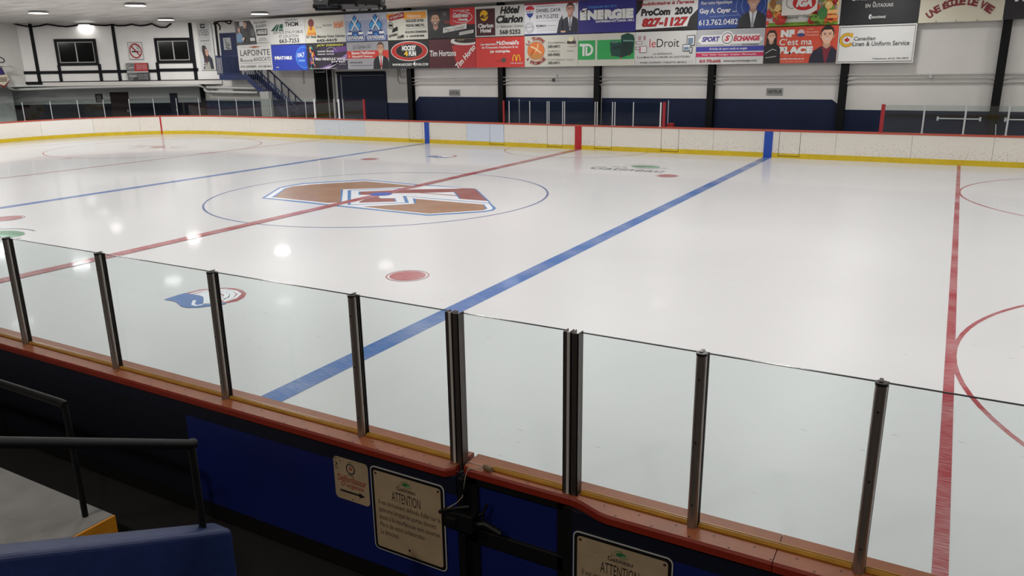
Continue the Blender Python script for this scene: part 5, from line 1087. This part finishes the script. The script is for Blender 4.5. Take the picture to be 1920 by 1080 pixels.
for i, (a, b) in enumerate((('200, rue Bellehumeur', '243-6411'), ('574, Maloney est', '643-9000'), ('114, boul St-Raymond', '243-6411'))): g.tx(a, 45, 37 - i * 13.5, 77 if i != 1 else 68, 39.3 - i * 13.5, (60, 56, 54), .01).tx(b, 45, 30 - i * 13, 67, 34.5 - i * 13, BK, .02)
g.tx('Gatineau', 81, 23.5, 94, 25.5, (60, 56, 54)).tx('Gatineau', 81, 10, 94, 12, (60, 56, 54)).rect(81, 36, 96, 40, (60, 50, 40)).ell(88, 43, 5, 4, (220, 212, 180)).rect(81, 32, 96, 34.5, (206, 200, 186)).done()
g = Sign(8, 0, CRM, 'white bank poster with two green blocks and a dark green armchair', .0)
g.rect(0, 10, 31, 40, (44, 158, 82)).rect(34.5, 10, 99, 40, (44, 158, 82)); c = (216, 220, 214)
g.rect(3, 31, 17, 35, c).rect(8, 16, 12, 35, c).ell(17, 25.5, 10.5, 9.5, c, -90, 90).rect(13.5, 16, 17.2, 30, c).ell(16.5, 25.5, 7, 6, (44, 158, 82), -90, 90).rect(16.3, 19.5, 17, 31.5, c).rect(12.5, 16, 13.4, 30.5, (44, 158, 82))
D = (20, 66, 56); D2 = (14, 44, 40); g.poly([(57, 35), (59, 38), (72, 38), (76, 34), (76, 46), (87, 49.5), (97, 46), (99, 41), (97, 20), (93, 17), (78, 12.5), (60, 16), (58, 22)], D).poly([(76, 34), (80, 38), (97, 37), (96, 20), (93, 17), (78, 13), (76, 15)], D2).poly([(80, 39), (97, 38), (98, 36.5), (80, 37)], (110, 150, 140)).poly([(59, 37), (72, 37.2), (71, 35.5), (60, 35.5)], (110, 150, 140)).poly([(61, 29), (76, 31), (76, 27), (61, 25)], D2).ell(76, 12, 1.5, 1.5, (150, 70, 50)).ell(61, 15, 1, 1.4, (130, 70, 50)).ell(92, 16, 1, 1.4, (130, 70, 50)).done()
g = Sign(9, 0, WHT, 'white newspaper poster with small screens on both sides of serif lettering', .0)
g.rect(0, 0, 97, 6.5, (190, 190, 188)).tx('le', 24, 26.5, 34.5, 39, (180, 44, 50), .0).tx('Droit', 36, 26.5, 73, 39, (40, 38, 40), .0).tx('LA RÉFÉRENCE :', 30, 15.5, 64, 18.5, (60, 58, 60), .01).tx('À LA MINUTE, À L\'HEURE, AU QUOTIDIEN.', 3, 10, 92, 14, (60, 58, 60), .01).tx('PAPIER | INTERNET | TABLETTE | MOBILE', 9, 2, 86, 5, (60, 58, 60), .01)
for (x0, y0, x1, y1) in ((0, 32, 12, 36), (0, 24, 10, 28), (5, 38, 9, 44), (14, 38, 17, 44), (7, 19, 20, 29)): g.rect(x0, y0, x1, y1, (110, 106, 108)).rect(x0 + .8, y0 + .8, x1 - .8, y1 - .8, (218, 210, 208)).rect(x0 + 1.2, y0 + 1.5, x0 + 2.6, y1 - 1.5, (190, 60, 70))
for (x0, y0, x1, y1) in ((85, 28, 98, 43), (79, 20, 92, 30), (90, 17, 94.5, 26)): g.rect(x0, y0, x1, y1, (50, 50, 54)).rect(x0 + 1, y0 + 1, x1 - 1, y1 - 1, (210, 212, 214)).rect(x0 + 2, y0 + 2, x1 - 3, y1 - 4, (110, 130, 150))
g.done()
g = Sign(10, 0, WHT, 'white sports-shop poster with blue and magenta bands and a round emblem', .0)
g.rect(0, 26, 100, 50, (176, 176, 178)).poly([(2, 34), (8, 42), (92, 42), (98, 35), (92, 29), (8, 29)], WH).ell(46, 37, 10, 10, WH).ringe(46, 37, 7.6, 7.6, 1, (60, 60, 80)).tx('S', 42, 33, 50, 41, (196, 40, 70), .05, .3).tx('SPORT', 8, 32.5, 35, 40, (70, 60, 140), .05, .2).tx('ÉCHANGE', 55, 32.5, 94, 41.5, (196, 36, 70), .05, .2).tx('OUTAOUAIS', 68, 26.5, 92, 28.8, (60, 60, 66), .02, .2)
g.rect(0, 18.5, 100, 25.5, (62, 62, 156)).rect(0, 11, 100, 16.5, (190, 38, 90)).tx('Articles de sport neufs et usagés', 20, 19.8, 76, 24, WH, .01).tx('Vente • Achat • Consigne • Location • Mise au point', 9, 12, 90, 15.3, WH, .01).tx('819 770-6445', 6, 2.5, 38, 7, (170, 44, 60), .03).tx('www.sportechange.com', 42, 2.5, 91, 6.5, (60, 60, 66), .01).done()
g = Sign(11, 0, (204, 76, 52), 'orange-red school poster with a girl and a boy in a dark polo', .0)
g.tx('NF', 22, 36, 41, 46, WH, .09).ell(50, 41, 5, 5, (214, 190, 190)).ell(50, 38.5, 5.5, 2.5, (60, 70, 120)).tx('collège', 58, 45, 67, 47, (240, 200, 180)).tx('Nouvelles', 57, 41, 74, 43.5, (240, 200, 180)).tx('Frontières', 57, 37, 74, 39.5, (240, 200, 180)).tx('C\'est ma', 21, 25, 66, 34, WH, .01).tx('PLACE', 20, 13, 68, 23, WH, .08).line([(22, 10.5), (57, 10.5)], .4, (230, 130, 110)).tx('nouvelles-frontieres.ca', 19, 5, 57, 7.5, WH, .02).tx('250 rue Gamelin, Gatineau', 19, 1.5, 57, 3, (240, 190, 170))
g.man(9.5, 46, 16, hair=(42, 30, 28), suit=(28, 24, 26), shirt=None, tie=None, long=True, bot=0, skin=(220, 176, 150)); g.line([(2, 14), (12, 20), (18, 18)], .6, WH); g.line([(3, 8), (18, 10)], .6, WH)
g.man(86, 50, 25, hair=(36, 28, 28), suit=(32, 30, 50), shirt=(120, 34, 46), tie=None, bot=0, skin=(224, 176, 148), collar=(120, 34, 46)).done()
g = Sign(12, 0, (216, 216, 213), 'white uniform-service poster with a thin black frame and a red maple leaf', -.03)
for a in ((1.5, 1.5, 98.5, 2.3), (1.5, 47.4, 98.5, 48.2), (1.5, 1.5, 2, 48), (98, 1.5, 98.5, 48)): g.rect(*a, BK)
g.ringe(12, 31, 8, 7.5, 4, (60, 50, 30), 50, 325).ringe(12, 31, 8, 7.5, 3.2, (212, 164, 30), 52, 322).rect(16.5, 34, 19.5, 40, (212, 164, 30))
lf = [(0, -3.2), (.3, -1.5), (2.2, -1.9), (1.9, -1), (4, .6), (3.2, 1), (3.6, 2.2), (2.2, 2), (1.9, 2.6), (1, 1.8), (1.3, 3.8), (.6, 3.4), (0, 4.8)]
g.poly([(12 + x, 30.5 + y) for x, y in lf] + [(12 - x, 30.5 + y) for x, y in lf[::-1][1:-1]], (176, 30, 36)); g.tx('Canadian', 21, 30, 49, 35, (60, 60, 62), .01, .1).tx('Linen & Uniform Service', 20, 22.5, 93, 28.5, (60, 60, 62), .01, .05).tx('Telephone: (613) 736-9975', 48, 4, 94, 6.8, (50, 48, 50), .01, .2).done()

# ---- signs on the diagonal wall
def dsign(name, cs, base, label, cat='sign', group=None, d=.08):
    s0, z1 = dsz(*cs[0]); s1, z0 = dsz(*cs[1]); o = empty(name, PA + dv * s0 + nv * d + Vector((0, 0, z0)), atan2(dv.y, dv.x)); tag(o, label, cat, group); return o, s1 - s0, z1 - z0
class DS(Sign):
    def __init__(s, o, w, h, bg, d=.08):
        s.w, s.h, s.o = w, h, o; m = MB(); m.box((0, 0, 0), (w, d, h), pm(bg)); m.build('panel', o); s.k = 0; s.t = MB(); s.a = MB(); s.p = MB(); s.cur = s.a
o, w_, h_ = dsign('no_smoking_sign', ((240, 79.5), (271, 111.5)), 0, 'square white no-smoking sign with a red barred circle')
g = DS(o, w_, h_, (222, 220, 216)); g.rect(0, 0, 100, 50, (60, 58, 58)).rect(2, 1, 98, 49, (222, 220, 216))
g.rect(22, 21, 70, 25, BK).rect(74, 21, 78, 25, BK).line([(70, 29), (60, 33), (66, 38), (56, 42)], 1.6, BK).line([(76, 29), (70, 33), (78, 36), (68, 40)], 1.6, BK)
s2 = 40; n = 40
g.k += 1; vs = []
for i in range(n + 1):
    a = 2 * pi * i / n
    for q in (36, 44): vs.append(g.P(50 + q * cos(a), 25 + q / 2 * sin(a)))
g.a.add(vs, [(2 * i, 2 * i + 1, 2 * i + 3, 2 * i + 2) for i in range(n)], pm((170, 36, 46)))
g.poly([(20, 37), (26, 40), (80, 13), (74, 10)], (170, 36, 46)).done('pictogram')
o, w_, h_ = dsign('sponsor_board', ((238, 118.5), (282.5, 151)), 0, 'red and dark grey sponsor board under the no-smoking sign', d=.16)
g = DS(o, w_, h_, (60, 60, 62), .16); g.rect(0, 26, 100, 50, (120, 118, 118)).poly([(36, 27), (40, 50), (100, 50), (100, 27)], (176, 38, 42)).rect(0, 23.5, 100, 26, (206, 204, 200)).poly([(0, 0), (20, 0), (50, 23), (0, 23)], (110, 108, 108)).ringe(12, 40, 6, 5, 1, WH, 40, 300).tx('Gagnon', 14, 35, 36, 40, WH, .01, .3).tx('Promutuel', 10, 12, 46, 16, WH, .02, .3)
for i in range(4): g.tx('assurances et services', 48, 44 - i * 4, 96, 46 - i * 4, WH, .01)
for i in range(4): g.tx('plomberie chauffage', 50, 17 - i * 4.2, 96, 19 - i * 4.2, WH, .01)
g.done()
o, w_, h_ = dsign('banner', ((367.5, 43.5), (406, 131)), 0, 'tall white university banner with a seated student in dark clothes')
g = DS(o, w_, h_, (214, 214, 210), .07)
g.rect(7, 20, 85, 49, (190, 190, 188)).rect(7, 0, 88, 20, (206, 206, 204)); g.rect(28, 44.5, 58, 49.2, (30, 30, 34)).tx('UQO', 34, 45.8, 53, 47.9, WH, .03).line([(15, 42.3), (76, 42.8)], .55, BK).tx('L\'UQO', 15, 36, 78, 41.5, (40, 40, 44), .01).line([(16, 34.6), (78, 34.8)], .25, (150, 150, 150)).line([(18, 33), (78, 33.2)], .2, (150, 150, 150)).line([(18, 31), (78, 31.5)], .55, BK).rect(42, 28, 55, 28.4, (120, 120, 120))
g.poly([(20, 1), (30, 10), (24, 16), (60, 17), (84, 12), (88, 1)], (38, 42, 56), g.p).poly([(28, 1), (34, 8), (62, 9), (70, 1)], (170, 168, 156), g.p).poly([(22, 20), (24, 26), (44, 26.5), (56, 22), (52, 13), (30, 12)], (40, 26, 24), g.p).poly([(42, 23), (62, 21), (64, 17), (54, 14.5), (44, 16)], (206, 160, 140), g.p).line([(50, 19.6), (62, 20)], .4, BK).poly([(44, 14), (52, 14), (50, 8), (42, 4)], (96, 30, 36), g.p)
for i in range(5): g.rect(20, 4 + i * 2.6, 30, 5 + i * 2.6, (226, 226, 224))
g.done()
# ================================================================ lamps over the ice
LENS = emit_mat((255, 252, 246), 5.0); HOUS = mat((170, 170, 170), .4, metal=.4)
def lamp(x, y, label, watts):
    e = empty('ceiling_lamp', (x, y, CEIL)); tag(e, label, 'lamp', 'round lamps over the ice')
    m = MB(); m.tube([(x, y, CEIL), (x, y, CEIL - .05), (x, y, CEIL - .10)], [.34, .42, .44], HOUS, 24); sub(m, 'housing', e)
    m = MB(); n = 28; m.add([(x + .41 * cos(2 * pi * i / n), y + .41 * sin(2 * pi * i / n), CEIL - .102) for i in range(n)] + [(x, y, CEIL - .125)], [(i, n, (i + 1) % n) for i in range(n)], LENS); o = lab(fixn(sub(m, 'lens', e)), 'glowing white lens')
    ld = bpy.data.lights.new('lamp_light', 'AREA'); ld.shape = 'DISK'; ld.size = .8; ld.energy = watts; ld.color = (1, .99, .975)
    lo = bpy.data.objects.new('lamp_light', ld); C.objects.link(lo); lo.parent = e; lo.location = (0, 0, -.13)
lampl = {(-31, 12.4): 'ceiling lamp above the left window of the corner wall', (-24, 12.4): 'ceiling lamp above the right window of the corner wall', (-17, 12.4): 'ceiling lamp above the bus-service poster', (-24, 5.6): 'ceiling lamp nearest the left edge of the photo', (-17, 5.6): 'ceiling lamp at the top edge left of the scoreboard', (-10, 12.4): 'ceiling lamp half hidden behind the hanging scoreboard'}
def lamp_k(x, y):
    if y > 12: return .18 if x < -30 else (1.1 if x < -10 else .5)
    return 1.5 if x < -20 else (.98 if y < -5 else .84)
for y in LAMP_Y:
    for x in LAMP_X:
        lamp(x, y, lampl.get((x, y), 'round ceiling lamp over the ice, outside the photo'), RINK_W * lamp_k(x, y))
# stands: two dim lamps of the seating area
for x, y in ((8.0, -18.5), (15.0, -18.5)):
    e = empty('stand_lamp', (x, y, CEIL)); tag(e, 'dim ceiling lamp over the stands, outside the photo', 'lamp', 'lamps over the stands')
    m = MB(); m.tube([(x, y, CEIL), (x, y, CEIL - .08)], [.2, .22], HOUS, 20); sub(m, 'housing', e)
    ld = bpy.data.lights.new('lamp_light', 'AREA'); ld.shape = 'DISK'; ld.size = .35; ld.energy = STAND_W; ld.color = (1, .9, .78)
    lo = bpy.data.objects.new('lamp_light', ld); C.objects.link(lo); lo.parent = e; lo.location = (0, 0, -.1)
# hanging scoreboard / speaker cluster at centre ice
sb = empty('scoreboard', (-.7, 0, 4.85)); tag(sb, 'black faceted scoreboard hanging from the ceiling at the top edge', 'scoreboard')
SBK = mat((8, 8, 9), .5, spec=.3); cxs, cys, rb_, rt_ = -.66, 0, .93, 1.03
m = MB(); n = 8; zb_ = 4.88; vs = []
for k, (r, z) in enumerate(((rb_, zb_), (rt_, CEIL - .12))):
    for i in range(n): a = radians(22.5 + 45 * i + 29); vs.append((cxs + r * cos(a), cys + r * sin(a), z))
m.add(vs, [tuple(range(n))[::-1], tuple(range(n, 2 * n))] + [(i, (i + 1) % n, n + (i + 1) % n, n + i) for i in range(n)], SBK); bevel(lab(sub(m, 'cabinet', sb), 'black octagonal body'), .02)
m = MB()
for i in range(n):
    a = radians(51 + 45 * i); m.tube([(cxs + rb_ * cos(a) * .98, cys + rb_ * sin(a) * .98, zb_ - .05), (cxs + rb_ * cos(a) * .98, cys + rb_ * sin(a) * .98, zb_ + .05)], .05, SBK, 8)
    m.tube([(cxs + rb_ * cos(a + .3) * .93, cys + rb_ * sin(a + .3) * .93, zb_ - .02), (cxs + rb_ * cos(a + .3) * .93, cys + rb_ * sin(a + .3) * .93, zb_ + .02)], .03, SBK, 8)
sub(m, 'feet', sb)
m = MB(); rt2 = Matrix.Translation((cxs - .2, -.6, 4.80)) @ Matrix.Rotation(radians(29), 4, 'Z'); m.box((-.33, -.12, -.03), (.33, .12, .10), SBK, rt2); m.box((-.26, -.125, .02), (.26, -.119, .08), mat((60, 58, 70), .5), rt2); bevel(lab(sub(m, 'speaker', sb), 'small box under the scoreboard'), .02)
m = MB()
for i in range(8):
    a = radians(51 + 22.5 + 45 * i); ap = .924; r = rb_ * ap + .012; c = Vector((cxs + r * cos(a), cys + r * sin(a), zb_ + .12)); t = Vector((-sin(a), cos(a), 0)); up = Vector((cos(a) * .05, sin(a) * .05, .5)).normalized()
    for s_, vs_ in ((1, ((-.05, 0), (-.04, .12), (-.02, .12), (-.03, 0))), (1, ((.0, 0), (0, .12), (.05, .12), (.05, .1), (.02, .1), (.02, .07), (.05, .06), (.05, 0)))):
        m.poly([c + t * a0 + up * b0 for a0, b0 in vs_], mat((200, 200, 204), .5))
lab(sub(m, 'badge', sb), 'tiny white marks')
m = MB()
for ax, ay in ((.6, .6), (-.6, .6), (.6, -.6), (-.6, -.6)): m.tube([(cxs + ax, cys + ay, CEIL - .13), (cxs + ax, cys + ay, CEIL)], .02, SIL, 8)
sub(m, 'hanger', sb)
